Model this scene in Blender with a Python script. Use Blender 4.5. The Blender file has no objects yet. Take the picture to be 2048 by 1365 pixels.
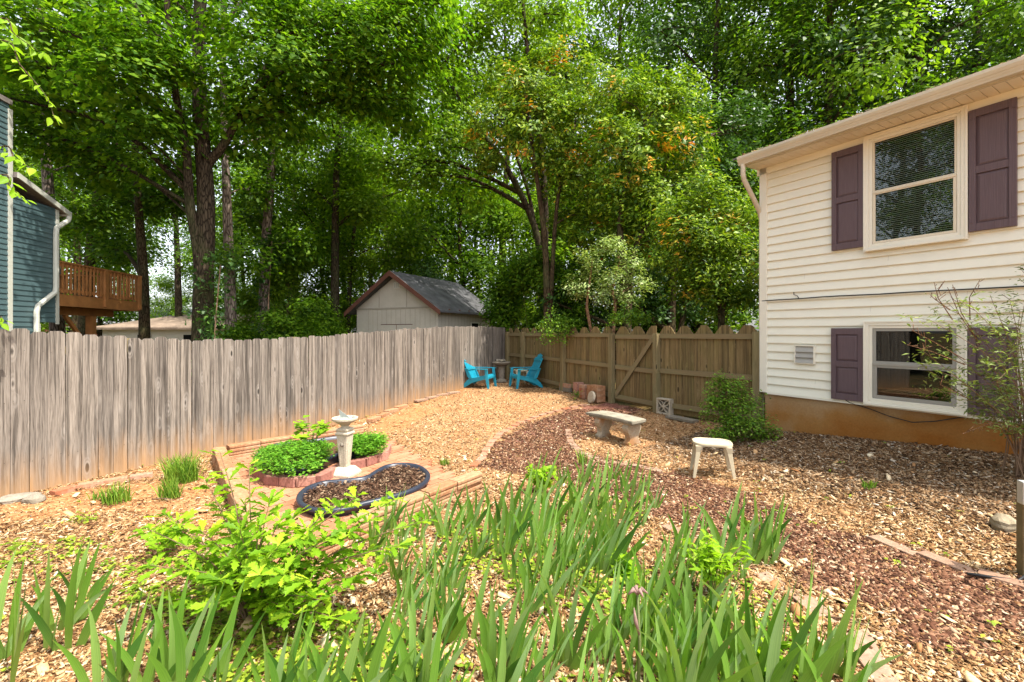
import bpy, bmesh, math, random
import numpy as np
from mathutils import Vector, Matrix

# ------------------------------------------------------------------ camera, sky, sun, exposure
scene = bpy.context.scene
COL = scene.collection
R = math.radians
CAM_H = 1.7
FPX = 910.0           # focal length in photo pixels (2048 wide)
HOR = 664.0           # horizon row in the photo
cam_d = bpy.data.cameras.new("camera")
cam_d.sensor_width = 36.0
cam_d.lens = FPX / 2048 * 36.0
cam_d.shift_y = -(682.5 - HOR) / 2048
cam_d.clip_start = 0.05
cam_d.clip_end = 3000
cam = bpy.data.objects.new("camera", cam_d)
cam.location = (0, 0, CAM_H)
cam.rotation_euler = (R(90), 0, 0)
COL.objects.link(cam)
scene.camera = cam

SUN_SHIFT = (-0.45, 0.27)      # ground shift of a shadow per metre of height
SUN_EL = math.atan2(1, math.hypot(*SUN_SHIFT))
SUN_AZ = math.atan2(-SUN_SHIFT[0], -SUN_SHIFT[1])   # clockwise from +Y
world = bpy.data.worlds.new("World")
scene.world = world
world.use_nodes = True
wn = world.node_tree
bg = wn.nodes["Background"]
sky = wn.nodes.new("ShaderNodeTexSky")
sky.sky_type = 'NISHITA'
sky.sun_disc = False
sky.sun_elevation = SUN_EL
sky.sun_rotation = SUN_AZ
sky.air_density = 1.0
sky.dust_density = 3.0
sky.ozone_density = 1.0
hs = wn.nodes.new("ShaderNodeHueSaturation")        # thin white cloud veils the blue
hs.inputs["Saturation"].default_value = 0.38
hs.inputs["Value"].default_value = 1.25
wn.links.new(sky.outputs[0], hs.inputs["Color"])
wn.links.new(hs.outputs[0], bg.inputs[0])
bg.inputs[1].default_value = 0.15
sun_d = bpy.data.lights.new("sun", 'SUN')
sun_d.energy = 3.5
sun_d.angle = R(0.5)
sun_d.color = (1.0, 0.94, 0.83)
sun = bpy.data.objects.new("sun", sun_d)
to_sun = Vector((-SUN_SHIFT[0], -SUN_SHIFT[1], 1)).normalized()
sun.rotation_euler = to_sun.to_track_quat('Z', 'Y').to_euler()
sun.location = to_sun * 60
COL.objects.link(sun)
vs = scene.view_settings
vs.view_transform = 'Standard'
vs.look = 'None'
vs.gamma = 1
vs.use_curve_mapping = False
vs.exposure = 1.42
scene.cycles.max_bounces = 8
scene.cycles.diffuse_bounces = 4
scene.cycles.transmission_bounces = 6
scene.cycles.transparent_max_bounces = 8

rnd = random.Random(7)
rng = np.random.default_rng(11)

# ------------------------------------------------------------------ terrain height
_cp = np.array([
    (0, 0, .10), (0, 2.2, .06), (-3, 2.2, .04), (-6, 1, .02), (3.1, 2.8, .18), (6, 2, .42), (5.36, 4.77, .39), (4.70, 5.88, .30),
    (3.95, 7.17, .17), (2.19, 10.16, .13), (-.22, 14.25, .24), (-5.2, 4.6, 0), (-4.2, 6.4, 0),
    (-2.9, 9, .01), (-2.0, 10.7, .13), (-1.9, 5.3, 0), (-2.1, 3.6, .0), (-.5, 5.4, 0), (2.2, 5.2, .02), (1.6, 7, .0),
    (-.9, 12, .2), (.45, 12, .2), (.6, 6.5, 0), (0, 9, .03), (0, 4, .02), (1.5, 4, .04),
    (-12, 10, -.1), (-10, 18, -.1), (-3, 18, .1), (4, 16, .2), (9, 12, .3), (12, 4, .5), (-10, -4, 0), (10, -6, .3), (0, -8, .1),
    (-20, 30, -.3), (0, 35, .1), (20, 30, .3), (25, 5, .4), (-25, 5, -.1)], dtype=float)
def _phi(r): return np.sqrt(r * r + 1.2 ** 2)
_A = _phi(np.hypot(_cp[:, None, 0] - _cp[None, :, 0], _cp[:, None, 1] - _cp[None, :, 1]))
_n = len(_cp)
_M = np.zeros((_n + 1, _n + 1)); _M[:_n, :_n] = _A; _M[_n, :_n] = 1; _M[:_n, _n] = 1
_w = np.linalg.solve(_M, np.append(_cp[:, 2], 0))
def gz(x, y):
    x = np.asarray(x, float); y = np.asarray(y, float)
    r = np.hypot(x[..., None] - _cp[:, 0], y[..., None] - _cp[:, 1])
    z = (_phi(r) * _w[:_n]).sum(-1) + _w[_n]
    d = np.hypot(x, y - 8)
    k = np.clip((d - 25) / 15, 0, 1)
    return z * (1 - k) + 0.0 * k
def g(x, y): return float(gz(np.array([x]), np.array([y]))[0])
def unp(px, py, dz=0.0):
    """the ground point (raised by dz) seen at a photo pixel"""
    z = 0.0
    for _ in range(25):
        Y = FPX * (CAM_H - z - dz) / (py - HOR)
        X = (px - 1024) / FPX * Y
        z = 0.5 * z + 0.5 * g(X, Y)
    return X, Y, z + dz
def at(px, py, Y):
    return ((px - 1024) / FPX * Y, Y, CAM_H + (HOR - py) / FPX * Y)

# ------------------------------------------------------------------ object helpers
def link(o, parent=None):
    COL.objects.link(o)
    if parent is not None: o.parent = parent
    return o
def tag(o, label=None, cat=None, group=None, kind=None):
    if label: o['label'] = label
    if cat: o['category'] = cat
    if group: o['group'] = group
    if kind: o['kind'] = kind
    return o
def thing(name, label, cat, loc=(0, 0, 0), rz=0.0, group=None):
    o = bpy.data.objects.new(name, None)
    o.empty_display_size = .1
    o.location = loc; o.rotation_euler = (0, 0, rz)
    return tag(link(o), label, cat, group)
def copy_tree(o, parent=None):
    c = o.copy(); COL.objects.link(c)
    if parent is not None: c.parent = parent
    for ch in list(o.children): copy_tree(ch, c)
    return c

class MB:
    def __init__(s): s.v = []; s.f = []; s.uv = []; s.mi = []; s.cur = 0
    def add(s, vs, fs, uvs=None):
        b = len(s.v)
        s.v += [tuple(p) for p in vs]
        s.f += [tuple(i + b for i in f) for f in fs]
        s.uv += list(uvs) if uvs is not None else [(p[0], p[2]) for p in vs]
        s.mi += [s.cur] * len(fs)
    def box(s, x0, x1, y0, y1, z0, z1, M=None):
        vs = [Vector((x, y, z)) for z in (z0, z1) for y in (y0, y1) for x in (x0, x1)]
        uv = [(p.x + p.y, p.z) for p in vs]
        if M is not None: vs = [M @ p for p in vs]
        s.add(vs, [(0, 2, 3, 1), (4, 5, 7, 6), (0, 1, 5, 4), (2, 6, 7, 3), (0, 4, 6, 2), (1, 3, 7, 5)], uv)
    def prism(s, poly, y0, y1, M=None):
        """poly in (x,z), extruded along y"""
        n = len(poly)
        vs = [Vector((x, y0, z)) for x, z in poly] + [Vector((x, y1, z)) for x, z in poly]
        uv = [(p.x, p.z) for p in vs]
        if M is not None: vs = [M @ p for p in vs]
        fs = [tuple(range(n)), tuple(range(2 * n - 1, n - 1, -1))]
        fs += [(i, i + n, (i + 1) % n + n, (i + 1) % n) for i in range(n)]
        s.add(vs, fs, uv)
    def slab(s, poly, z0, z1, M=None):
        """poly in (x,y), extruded along z"""
        n = len(poly)
        vs = [Vector((x, y, z0)) for x, y in poly] + [Vector((x, y, z1)) for x, y in poly]
        uv = [(p.x, p.y) for p in vs]
        if M is not None: vs = [M @ p for p in vs]
        fs = [tuple(range(n - 1, -1, -1)), tuple(range(n, 2 * n))]
        fs += [(i, (i + 1) % n, (i + 1) % n + n, i + n) for i in range(n)]
        s.add(vs, fs, uv)
    def tube(s, pts, rad, n=8, cap=True):
        pts = [Vector(p) for p in pts]
        if not hasattr(rad, '__len__'): rad = [rad] * len(pts)
        vs = []; uv = []; L = 0
        ref = None
        for i, p in enumerate(pts):
            t = (pts[min(i + 1, len(pts) - 1)] - pts[max(i - 1, 0)])
            if t.length < 1e-9: t = Vector((0, 0, 1))
            t.normalize()
            if ref is None: ref = t.orthogonal().normalized()
            a = (ref - t * ref.dot(t))
            if a.length < 1e-6: a = t.orthogonal()
            a.normalize(); ref = a
            b = t.cross(a)
            if i: L += (p - pts[i - 1]).length
            for k in range(n):
                w = 2 * math.pi * k / n
                vs.append(p + (a * math.cos(w) + b * math.sin(w)) * rad[i]); uv.append((k / n, L))
        fs = []
        for i in range(len(pts) - 1):
            for k in range(n):
                k2 = (k + 1) % n
                fs.append((i * n + k, i * n + k2, (i + 1) * n + k2, (i + 1) * n + k))
        if cap:
            fs.append(tuple(range(n - 1, -1, -1))); m = (len(pts) - 1) * n
            fs.append(tuple(range(m, m + n)))
        s.add(vs, fs, uv)
    def lathe(s, prof, n=24, c=(0, 0), cap=True, sx=1, sy=1):
        vs = []; uv = []
        for r, z in prof:
            for k in range(n):
                w = 2 * math.pi * k / n
                vs.append((c[0] + r * sx * math.cos(w), c[1] + r * sy * math.sin(w), z)); uv.append((k / n, z))
        fs = []
        for i in range(len(prof) - 1):
            for k in range(n):
                k2 = (k + 1) % n
                fs.append((i * n + k, i * n + k2, (i + 1) * n + k2, (i + 1) * n + k))
        if cap:
            fs.append(tuple(range(n - 1, -1, -1))); m = (len(prof) - 1) * n
            fs.append(tuple(range(m, m + n)))
        s.add(vs, fs, uv)
    def build(s, name, mat, parent=None, smooth=False, bevel=0, label=None):
        me = bpy.data.meshes.new(name)
        me.from_pydata(s.v, [], s.f)
        ul = me.uv_layers.new(name="uv")
        li = np.zeros(len(me.loops), dtype=np.int32); me.loops.foreach_get('vertex_index', li)
        uv = np.array(s.uv, dtype=np.float32)[li]
        ul.data.foreach_set('uv', uv.ravel())
        mats = mat if isinstance(mat, (list, tuple)) else [mat]
        for m in mats: me.materials.append(m)
        if len(mats) > 1: me.polygons.foreach_set('material_index', s.mi)
        if smooth: me.polygons.foreach_set('use_smooth', [True] * len(me.polygons))
        me.update()
        bm = bmesh.new(); bm.from_mesh(me)
        bmesh.ops.recalc_face_normals(bm, faces=bm.faces)
        if bevel:
            es = [e for e in bm.edges if len(e.link_faces) == 2 and e.calc_face_angle(0) > R(30)]
            bmesh.ops.bevel(bm, geom=es, offset=bevel, segments=2, affect='EDGES', profile=.6, clamp_overlap=True)
        bm.to_mesh(me); bm.free()
        if smooth and smooth != True: me.set_sharp_from_angle(angle=R(smooth))
        o = bpy.data.objects.new(name, me)
        if label: o['label'] = label
        return link(o, parent)

def np_mesh(name, verts, faces, mat, uv=None, smooth=False):
    """verts (N,3), faces (M,k) of one size"""
    me = bpy.data.meshes.new(name)
    verts = np.ascontiguousarray(verts, dtype=np.float32); faces = np.ascontiguousarray(faces, dtype=np.int32)
    M_, k = faces.shape
    me.vertices.add(len(verts)); me.vertices.foreach_set('co', verts.ravel())
    me.loops.add(M_ * k); me.loops.foreach_set('vertex_index', faces.ravel())
    me.polygons.add(M_)
    me.polygons.foreach_set('loop_start', np.arange(0, M_ * k, k, dtype=np.int32))
    try: me.polygons.foreach_set('loop_total', np.full(M_, k, dtype=np.int32))
    except Exception: pass
    if uv is not None:
        ul = me.uv_layers.new(name="uv")
        ul.data.foreach_set('uv', np.ascontiguousarray(uv, dtype=np.float32)[faces.ravel()].ravel())
    if smooth: me.polygons.foreach_set('use_smooth', np.ones(M_, dtype=bool))
    me.materials.append(mat)
    me.update(calc_edges=True)
    return me
def mesh_obj(name, me, parent=None): return link(bpy.data.objects.new(name, me), parent)

# ------------------------------------------------------------------ material helpers
class NT:
    def __init__(s, name):
        s.m = bpy.data.materials.new(name); s.m.use_nodes = True
        s.t = s.m.node_tree
        s.b = s.t.nodes["Principled BSDF"]; s.out = s.t.nodes["Material Output"]
    def n(s, typ, ins=None, **at_):
        nd = s.t.nodes.new("ShaderNode" + typ)
        for k, v in at_.items(): setattr(nd, k, v)
        for k, v in (ins or {}).items():
            sk = nd.inputs[k]
            if isinstance(v, bpy.types.NodeSocket): s.t.links.new(v, sk)
            else: sk.default_value = v
        return nd
    def l(s, a, b): s.t.links.new(a, b)
    def ramp(s, fac, stops, interp='LINEAR'):
        nd = s.t.nodes.new("ShaderNodeValToRGB"); cr = nd.color_ramp; cr.interpolation = interp
        while len(cr.elements) < len(stops): cr.elements.new(.5)
        for e, (p, c) in zip(cr.elements, stops):
            e.position = p; e.color = (*c, 1) if len(c) == 3 else c
        s.l(fac, nd.inputs[0]); return nd.outputs[0]
    def mix(s, fac, a, b, mode='MIX'):
        nd = s.t.nodes.new("ShaderNodeMix"); nd.data_type = 'RGBA'; nd.blend_type = mode
        for sk, v in ((nd.inputs[0], fac), (nd.inputs[6], a), (nd.inputs[7], b)):
            if isinstance(v, bpy.types.NodeSocket): s.l(v, sk)
            elif hasattr(v, '__len__'): sk.default_value = (*v, 1) if len(v) == 3 else v
            else: sk.default_value = v
        return nd.outputs[2]
    def math(s, op, a, b=0.0, clamp=False):
        nd = s.t.nodes.new("ShaderNodeMath"); nd.operation = op; nd.use_clamp = clamp
        for sk, v in ((nd.inputs[0], a), (nd.inputs[1], b)):
            if isinstance(v, bpy.types.NodeSocket): s.l(v, sk)
            else: sk.default_value = v
        return nd.outputs[0]
    def coord(s, kind='Object', scale=(1, 1, 1), loc=(0, 0, 0)):
        tc = s.n("TexCoord"); mp = s.n("Mapping", {"Vector": tc.outputs[kind], "Scale": scale, "Location": loc})
        return mp.outputs[0]
    def noise(s, vec, scale, detail=4, rough=.55, dist=0):
        return s.n("TexNoise", {"Vector": vec, "Scale": scale, "Detail": detail, "Roughness": rough, "Distortion": dist}).outputs[0]
    def bump(s, h, strength=.3, dist=.01):
        b = s.n("Bump", {"Height": h, "Strength": strength, "Distance": dist}); s.l(b.outputs[0], s.b.inputs["Normal"])
    def fin(s, col=None, rough=.7, spec=.3, metal=0):
        if col is not None:
            if isinstance(col, bpy.types.NodeSocket): s.l(col, s.b.inputs["Base Color"])
            else: s.b.inputs["Base Color"].default_value = (*col, 1)
        if isinstance(rough, bpy.types.NodeSocket): s.l(rough, s.b.inputs["Roughness"])
        else: s.b.inputs["Roughness"].default_value = rough
        s.b.inputs["Specular IOR Level"].default_value = spec
        s.b.inputs["Metallic"].default_value = metal
        return s.m

def m_plain(name, col, rough=.6, spec=.3, var=.18, scale=6, bump=.0, metal=0, kind='Object'):
    t = NT(name); v = t.coord(kind)
    a = t.noise(v, scale, 5); b = t.noise(v, scale * 9, 3)
    f = t.math('ADD', t.math('MULTIPLY', a, .7), t.math('MULTIPLY', b, .3))
    lo = tuple(c * (1 - var) for c in col); hi = tuple(min(1, c * (1 + var)) for c in col)
    c = t.ramp(f, [(.3, lo), (.7, hi)])
    if bump: t.bump(b, bump, .005)
    return t.fin(c, rough, spec, metal)

def m_leaf(name, cols, trans=.35, rough=.45, spec=.35, tcol=None, clump=.0, cscale=.6, extra=None):
    """leaf colours vary from leaf to leaf (and a little from clump to clump)"""
    t = NT(name)
    r = t.n("NewGeometry").outputs["Random Per Island"]
    f = r
    k = len(cols)
    c = t.ramp(f, [(i / (k - 1) if k > 1 else 0, cc) for i, cc in enumerate(cols)])
    if extra:   # tinted young shoots in patches
        ecol, lo, sc = extra
        nz = t.noise(t.coord('Object'), sc, 3)
        e = t.n("MapRange", {0: nz, 1: lo, 2: lo + .08}).outputs[0]
        e = t.math('MULTIPLY', e, t.ramp(r, [(.35, (0, 0, 0)), (.5, (1, 1, 1))]))
        ec = t.ramp(r, [(.4, ecol[0]), (1, ecol[1])])
        c = t.mix(e, c, ec)
    t.fin(c, rough, spec * .45)
    tc = t.mix(1.0, c, tcol or (1.3, 1.4, .5), 'MULTIPLY')
    tr = t.n("BsdfTranslucent", {"Color": tc})
    mx = t.n("MixShader", {0: trans, 1: t.b.outputs[0], 2: tr.outputs[0]})
    t.l(mx.outputs[0], t.out.inputs[0])
    return t.m

def m_picket(name, light, mid, dark, stain, streak=.5, green=None):
    t = NT(name)
    uvn = t.n("TexCoord").outputs["UV"]
    def mp(sx, sy, ox=0): return t.n("Mapping", {"Vector": uvn, "Scale": (sx, sy, 1), "Location": (ox, 0, 0)}).outputs[0]
    warp = t.noise(mp(7, 1.3), 1, 3)
    wv = t.n("VectorMath", {0: uvn, 1: t.n("CombineXYZ", {0: t.math('MULTIPLY', warp, .055), 1: 0.0}).outputs[0]}, operation='ADD').outputs[0]
    gv = t.n("Mapping", {"Vector": wv, "Scale": (95, 2.2, 1)}).outputs[0]
    grain = t.noise(gv, 1, 5, .65)
    fine = t.noise(mp(300, 9), 1, 3, .6)
    blot = t.noise(t.n('Mapping', {'Vector': wv, 'Scale': (25, .5, 1)}).outputs[0], 1, 4, .6)
    rp = t.n("NewGeometry").outputs["Random Per Island"]
    c = t.ramp(t.math('ADD', t.math('MULTIPLY', grain, .7), t.math('MULTIPLY', fine, .3)), [(.33, dark), (.47, mid), (.66, light)])
    c = t.mix(t.math('MULTIPLY', t.ramp(blot, [(.46, (0, 0, 0)), (.62, (1, 1, 1))]), streak), c, tuple(x * .42 for x in dark))
    c = t.mix(1.0, c, t.ramp(rp, [(0, (.76, .74, .72)), (.5, (1, .97, .93)), (1, (1.16, 1.12, 1.06))]), 'MULTIPLY')
    # knots
    kv = t.n("TexVoronoi", {"Vector": mp(9.0, 3.0), "Scale": 1.0, "Randomness": .9})
    hit = t.ramp(kv.outputs["Distance"], [(.0, (1, 1, 1)), (.13, (1, 1, 1)), (.18, (0, 0, 0))])
    halo = t.ramp(kv.outputs["Distance"], [(.15, (0, 0, 0)), (.21, (1, 1, 1)), (.27, (.1, .1, .1)), (.33, (.6, .6, .6)), (.40, (0, 0, 0))])
    sel = t.ramp(t.n("SeparateColor", {0: kv.outputs["Color"]}).outputs[0], [(.66, (0, 0, 0)), (.68, (1, 1, 1))])
    c = t.mix(t.math('MULTIPLY', t.math('MULTIPLY', halo, sel), .55), c, light)
    c = t.mix(t.math('MULTIPLY', t.math('MULTIPLY', hit, sel), .9), c, tuple(x * .35 for x in dark))
    # clay splashed up the foot of the boards
    h = t.n("SeparateXYZ", {0: uvn}).outputs[1]
    hh = t.math('ADD', h, t.math('MULTIPLY', t.noise(mp(10, 1.2, 3), 1, 4), .7))
    hh = t.math('SUBTRACT', hh, .35)
    c = t.mix(t.ramp(hh, [(0, (.8, .8, .8)), (.10, (.55, .55, .55)), (.30, (.2, .2, .2)), (.5, (0, 0, 0))]), c, stain)
    if green:
        gn = t.noise(mp(5, .9, 9), 1, 3)
        c = t.mix(t.math('MULTIPLY', t.ramp(gn, [(.45, (0, 0, 0)), (.72, (1, 1, 1))]), .38), c, green)
    t.bump(grain, .5, .004)
    return t.fin(c, .85, .15)

def m_bark(name, a, b, sc=1.0, moss=None):
    t = NT(name); v0 = t.coord('Object', (20 * sc, 20 * sc, 4.2 * sc)); v = t.n('VectorMath', {0: v0, 1: t.n('TexNoise', {'Vector': v0, 'Scale': .8, 'Detail': 4}).outputs[1]}, operation='ADD').outputs[0]
    vo = t.n("TexVoronoi", {"Vector": v, "Scale": 1.0}, feature='DISTANCE_TO_EDGE').outputs[0]
    nz = t.noise(t.coord('Object', (7, 7, 2)), 1.5, 5)
    c = t.mix(t.ramp(vo, [(.02, (0, 0, 0)), (.2, (1, 1, 1))]), tuple(x * .3 for x in a), t.ramp(nz, [(.3, a), (.7, b)]))
    if moss:
        c = t.mix(t.ramp(t.noise(t.coord('Object'), 1.2, 4), [(.5, (0, 0, 0)), (.7, (.7, .7, .7))]), c, moss)
    t.bump(vo, .8, .03)
    return t.fin(c, .9, .1)

def m_brick(name, a, b, c2, dust=None):
    t = NT(name)
    ri = t.n("ObjectInfo").outputs["Random"]
    col = t.ramp(ri, [(0, a), (.5, b), (1, c2)])
    v = t.coord('Object')
    n1 = t.noise(v, 30, 5, .7); n2 = t.noise(v, 7, 3)
    col = t.mix(1.0, col, t.ramp(n1, [(.3, (.62, .6, .58)), (.7, (1.2, 1.2, 1.2))]), 'MULTIPLY')
    if dust: col = t.mix(t.ramp(n2, [(.5, (0, 0, 0)), (.72, (.7, .7, .7))]), col, dust)
    t.bump(n1, .5, .006)
    return t.fin(col, .9, .15)

# ------------------------------------------------------------------ materials
M = {}
M['picket'] = m_picket("weathered_pickets", (.295, .265, .235), (.17, .149, .130), (.046, .039, .034), (.35, .20, .09), .7)
M['picket_green'] = m_picket("mossy_pickets", (.29, .215, .11), (.18, .13, .06), (.06, .043, .021), (.16, .10, .04), .5, green=(.15, .145, .045))
M['post_wood'] = m_picket("mossy_posts", (.32, .26, .145), (.21, .165, .083), (.09, .07, .038), (.2, .15, .08), .25, green=(.17, .19, .09))
M['siding'] = m_plain("cream_vinyl", (.78, .76, .645), .45, .35, .05, 1.2)
M['trim'] = m_plain("cream_trim", (.75, .72, .61), .4, .4, .05, 3)
M['soffit'] = m_plain("soffit_vinyl", (.70, .63, .50), .5, .3, .03, 3)
M['gutter'] = m_plain("gutter_metal", (.53, .48, .37), .4, .4, .08, 3)
M['sash'] = m_plain("grey_sash", (.30, .29, .255), .5, .3, .08, 6)
M['sash_cream'] = m_plain("cream_sash", (.64, .58, .45), .5, .3, .06, 6)
M['blind'] = m_plain("blind_slats", (.50, .49, .44), .6, .2, .08, 5)
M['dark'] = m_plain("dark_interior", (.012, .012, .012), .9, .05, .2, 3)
M['black'] = m_plain("black_rubber", (.015, .015, .016), .45, .4, .2, 8)
M['vent'] = m_plain("vent_grey", (.36, .35, .32), .5, .3, .1, 8)
M['metal_grey'] = m_plain("grey_metal", (.42, .42, .40), .4, .5, .1, 10, metal=.3)
def m_shutter():
    t = NT("plum_shutter"); v = t.coord('Object', (60, 60, 4))
    w = t.n("TexWave", {"Vector": t.coord('Object', (14, 14, 1.2)), "Scale": 2.2, "Distortion": 6, "Detail": 2}).outputs[1]
    nz = t.noise(v, 1, 4)
    c = t.ramp(t.math('ADD', t.math('MULTIPLY', w, .5), t.math('MULTIPLY', nz, .5)), [(.2, (.088, .058, .066)), (.8, (.135, .094, .104))])
    t.bump(w, .25, .003)
    return t.fin(c, .55, .3)
M['shutter'] = m_shutter()
def m_glass():
    t = NT("window_glass")
    fr = t.n("Fresnel", {"IOR": 1.5}).outputs[0]
    gl = t.n("BsdfGlossy", {"Color": (.8, .83, .85, 1), "Roughness": .015})
    tr = t.n("BsdfTransparent", {"Color": (.75, .78, .75, 1)})
    f = t.math('ADD', t.math('MULTIPLY', fr, .8), .02, True)
    mx = t.n("MixShader", {0: f, 1: tr.outputs[0], 2: gl.outputs[0]})
    t.l(mx.outputs[0], t.out.inputs[0]); return t.m
M['glass'] = m_glass()
def m_found():
    t = NT("stained_stucco"); v = t.coord('Object')
    h = t.n("SeparateXYZ", {0: v}).outputs[2]
    nz = t.noise(v, 1.6, 4); n2 = t.noise(v, 40, 4, .7)
    xx = t.n("SeparateXYZ", {0: v}).outputs[0]
    top = t.n("MapRange", {0: h, 1: .45, 2: .80, 3: 0.0, 4: -.28}).outputs[0]
    bot = t.n("MapRange", {0: h, 1: -.05, 2: .12, 3: -.25, 4: 0.0}).outputs[0]
    f = t.math('ADD', t.math('ADD', t.math('MULTIPLY', nz, .75), t.math('MULTIPLY', xx, .09)), t.math('ADD', top, bot))
    c = t.ramp(f, [(.0, (.40, .31, .20)), (.22, (.38, .25, .13)), (.42, (.32, .155, .045)), (.65, (.27, .10, .018))])
    c = t.mix(1.0, c, t.ramp(n2, [(.3, (.85, .85, .85)), (.7, (1.08, 1.08, 1.08))]), 'MULTIPLY')
    t.bump(n2, .4, .006); return t.fin(c, .9, .15)
M['found'] = m_found()
M['shingle'] = m_plain("roof_shingles", (.16, .14, .125), .9, .1, .45, 14, .5)
M['teal'] = m_plain("teal_siding", (.06, .10, .106), .4, .4, .07, 2)
M['teal_trim'] = m_plain("teal_trim", (.42, .42, .36), .5, .3, .05, 3)
M['deck'] = m_plain("stained_deck", (.27, .115, .035), .6, .3, .3, 5)
M['shed_wall'] = m_plain("shed_paint", (.44, .40, .335), .7, .2, .1, 2.5)
M['shed_groove'] = m_plain("shed_groove", (.31, .28, .235), .8, .1, .12, 3)
M['shed_trim'] = m_plain("shed_fascia", (.11, .045, .03), .7, .2, .2, 4)
M['shed_roof'] = m_plain("shed_roof", (.085, .085, .09), .9, .15, .5, 3, .4)
M['roof_grey'] = m_plain("grey_roof", (.22, .22, .235), .9, .1, .25, 6, .3)
M['roof_brown'] = m_plain("stained_roof", (.20, .15, .115), .9, .1, .55, 1.2, .3)
M['brick_wall'] = m_plain("brick_wall", (.30, .12, .08), .9, .1, .25, 9)
M['white_wall'] = m_plain("white_wall", (.62, .60, .54), .7, .2, .06, 2)
M['chair'] = m_plain("turquoise_resin", (.01, .225, .32), .38, .45, .08, 4)
M['table'] = m_plain("ivory_resin", (.46, .39, .265), .5, .35, .09, 5)
def m_conc(name, a, b, st, lichen=.5):
    t = NT(name); v = t.coord('Object')
    n1 = t.noise(v, 9, 5, .65); n2 = t.noise(v, 60, 4, .7); n3 = t.noise(v, 4, 3)
    c = t.ramp(n1, [(.3, a), (.7, b)])
    c = t.mix(1.0, c, t.ramp(n2, [(.3, (.7, .7, .7)), (.7, (1.15, 1.15, 1.15))]), 'MULTIPLY')
    c = t.mix(t.math('MULTIPLY', t.ramp(n3, [(.45, (0, 0, 0)), (.65, (1, 1, 1))]), lichen), c, st)
    t.bump(n2, .4, .005); return t.fin(c, .9, .15)
M['bench_top'] = m_conc("lichened_concrete", (.19, .17, .13), (.34, .31, .24), (.11, .10, .07))
M['bench_leg'] = m_conc("clay_stained_concrete", (.34, .28, .19), (.43, .36, .27), (.34, .15, .045), .8)
M['sundial'] = m_conc("cream_stone", (.44, .39, .29), (.56, .50, .39), (.34, .29, .2), .5)
M['verdigris'] = m_conc("weathered_metal", (.22, .24, .22), (.34, .36, .33), (.15, .16, .14))
M['grey_stone'] = m_conc("grey_stone", (.17, .145, .115), (.29, .255, .20), (.12, .10, .065))
M['breeze'] = m_conc("breeze_block", (.40, .34, .25), (.48, .42, .32), (.3, .24, .17))
M['rock'] = m_conc("field_rock", (.20, .16, .10), (.33, .28, .20), (.15, .115, .06))
M['brick'] = m_brick("edging_brick", (.34, .12, .06), (.38, .185, .11), (.36, .21, .145), (.38, .27, .19))
M['wallblock'] = m_brick("wall_block", (.29, .14, .07), (.35, .185, .098), (.37, .215, .122), (.37, .25, .155))
M['ringblock'] = m_brick("ring_block", (.26, .115, .09), (.33, .16, .125), (.38, .2, .15))
M['liner'] = m_plain("black_liner", (.022, .027, .042), .35, .5, .25, 6)
M['slab'] = m_brick("slab_stone", (.27, .165, .11), (.30, .195, .135), (.32, .22, .155))
M['weathered_post'] = m_plain("dark_post", (.16, .12, .06), .8, .2, .3, 8)

def m_pavers():
    t = NT("patio_pavers")
    ri = t.n("NewGeometry").outputs["Random Per Island"]
    v = t.coord('Object'); n1 = t.noise(v, 35, 5, .7); n2 = t.noise(v, 2.2, 3)
    c = t.ramp(ri, [(0, (.30, .115, .058)), (.5, (.355, .15, .08)), (1, (.39, .195, .115))])
    c = t.mix(t.ramp(n2, [(.35, (0, 0, 0)), (.7, (.65, .65, .65))]), c, (.38, .20, .115))
    c = t.mix(1.0, c, t.ramp(n1, [(.3, (.78, .78, .78)), (.7, (1.14, 1.14, 1.14))]), 'MULTIPLY')
    t.bump(n1, .3, .004); return t.fin(c, .9, .15)
M['pavers'] = m_pavers()

def m_ground():
    t = NT("mulched_ground")
    z = t.n("VertexColor", layer_name="zone").outputs[0]
    sc = t.n("SeparateColor", {0: z})
    v = t.coord('Object')
    vo = t.n("TexVoronoi", {"Vector": t.coord('Object', (38, 60, 50)), "Scale": 1.0})
    r = t.n("SeparateColor", {0: vo.outputs["Color"]}).outputs[0]
    n1 = t.noise(v, 45, 6, .7); n2 = t.noise(v, 1.6, 4)
    f = t.math('ADD', t.math('MULTIPLY', r, .6), t.math('MULTIPLY', n1, .4))
    tan = t.ramp(f, [(.15, (.10, .045, .02)), (.45, (.30, .155, .07)), (.75, (.50, .32, .165))])
    red = t.ramp(f, [(.15, (.05, .018, .014)), (.5, (.17, .065, .05)), (.85, (.33, .17, .13))])
    soil = t.ramp(f, [(.15, (.20, .085, .035)), (.5, (.34, .155, .06)), (.85, (.45, .25, .12))])
    wood = t.ramp(f, [(.15, (.03, .025, .012)), (.5, (.075, .06, .025)), (.85, (.12, .12, .04))])
    c = t.mix(sc.outputs[0], tan, red)
    c = t.mix(t.math('MULTIPLY', sc.outputs[1], 1.0), c, soil)
    c = t.mix(sc.outputs[2], c, wood)
    c = t.mix(t.ramp(n2, [(.42, (0, 0, 0)), (.7, (.45, .45, .45))]), c, (.30, .13, .05))
    t.bump(f, .8, .02); return t.fin(c, .95, .08)
M['ground'] = m_ground()
M['lawn'] = m_plain("leafy_ground", (.07, .085, .02), .95, .05, .5, 1.2, .3)

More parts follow.
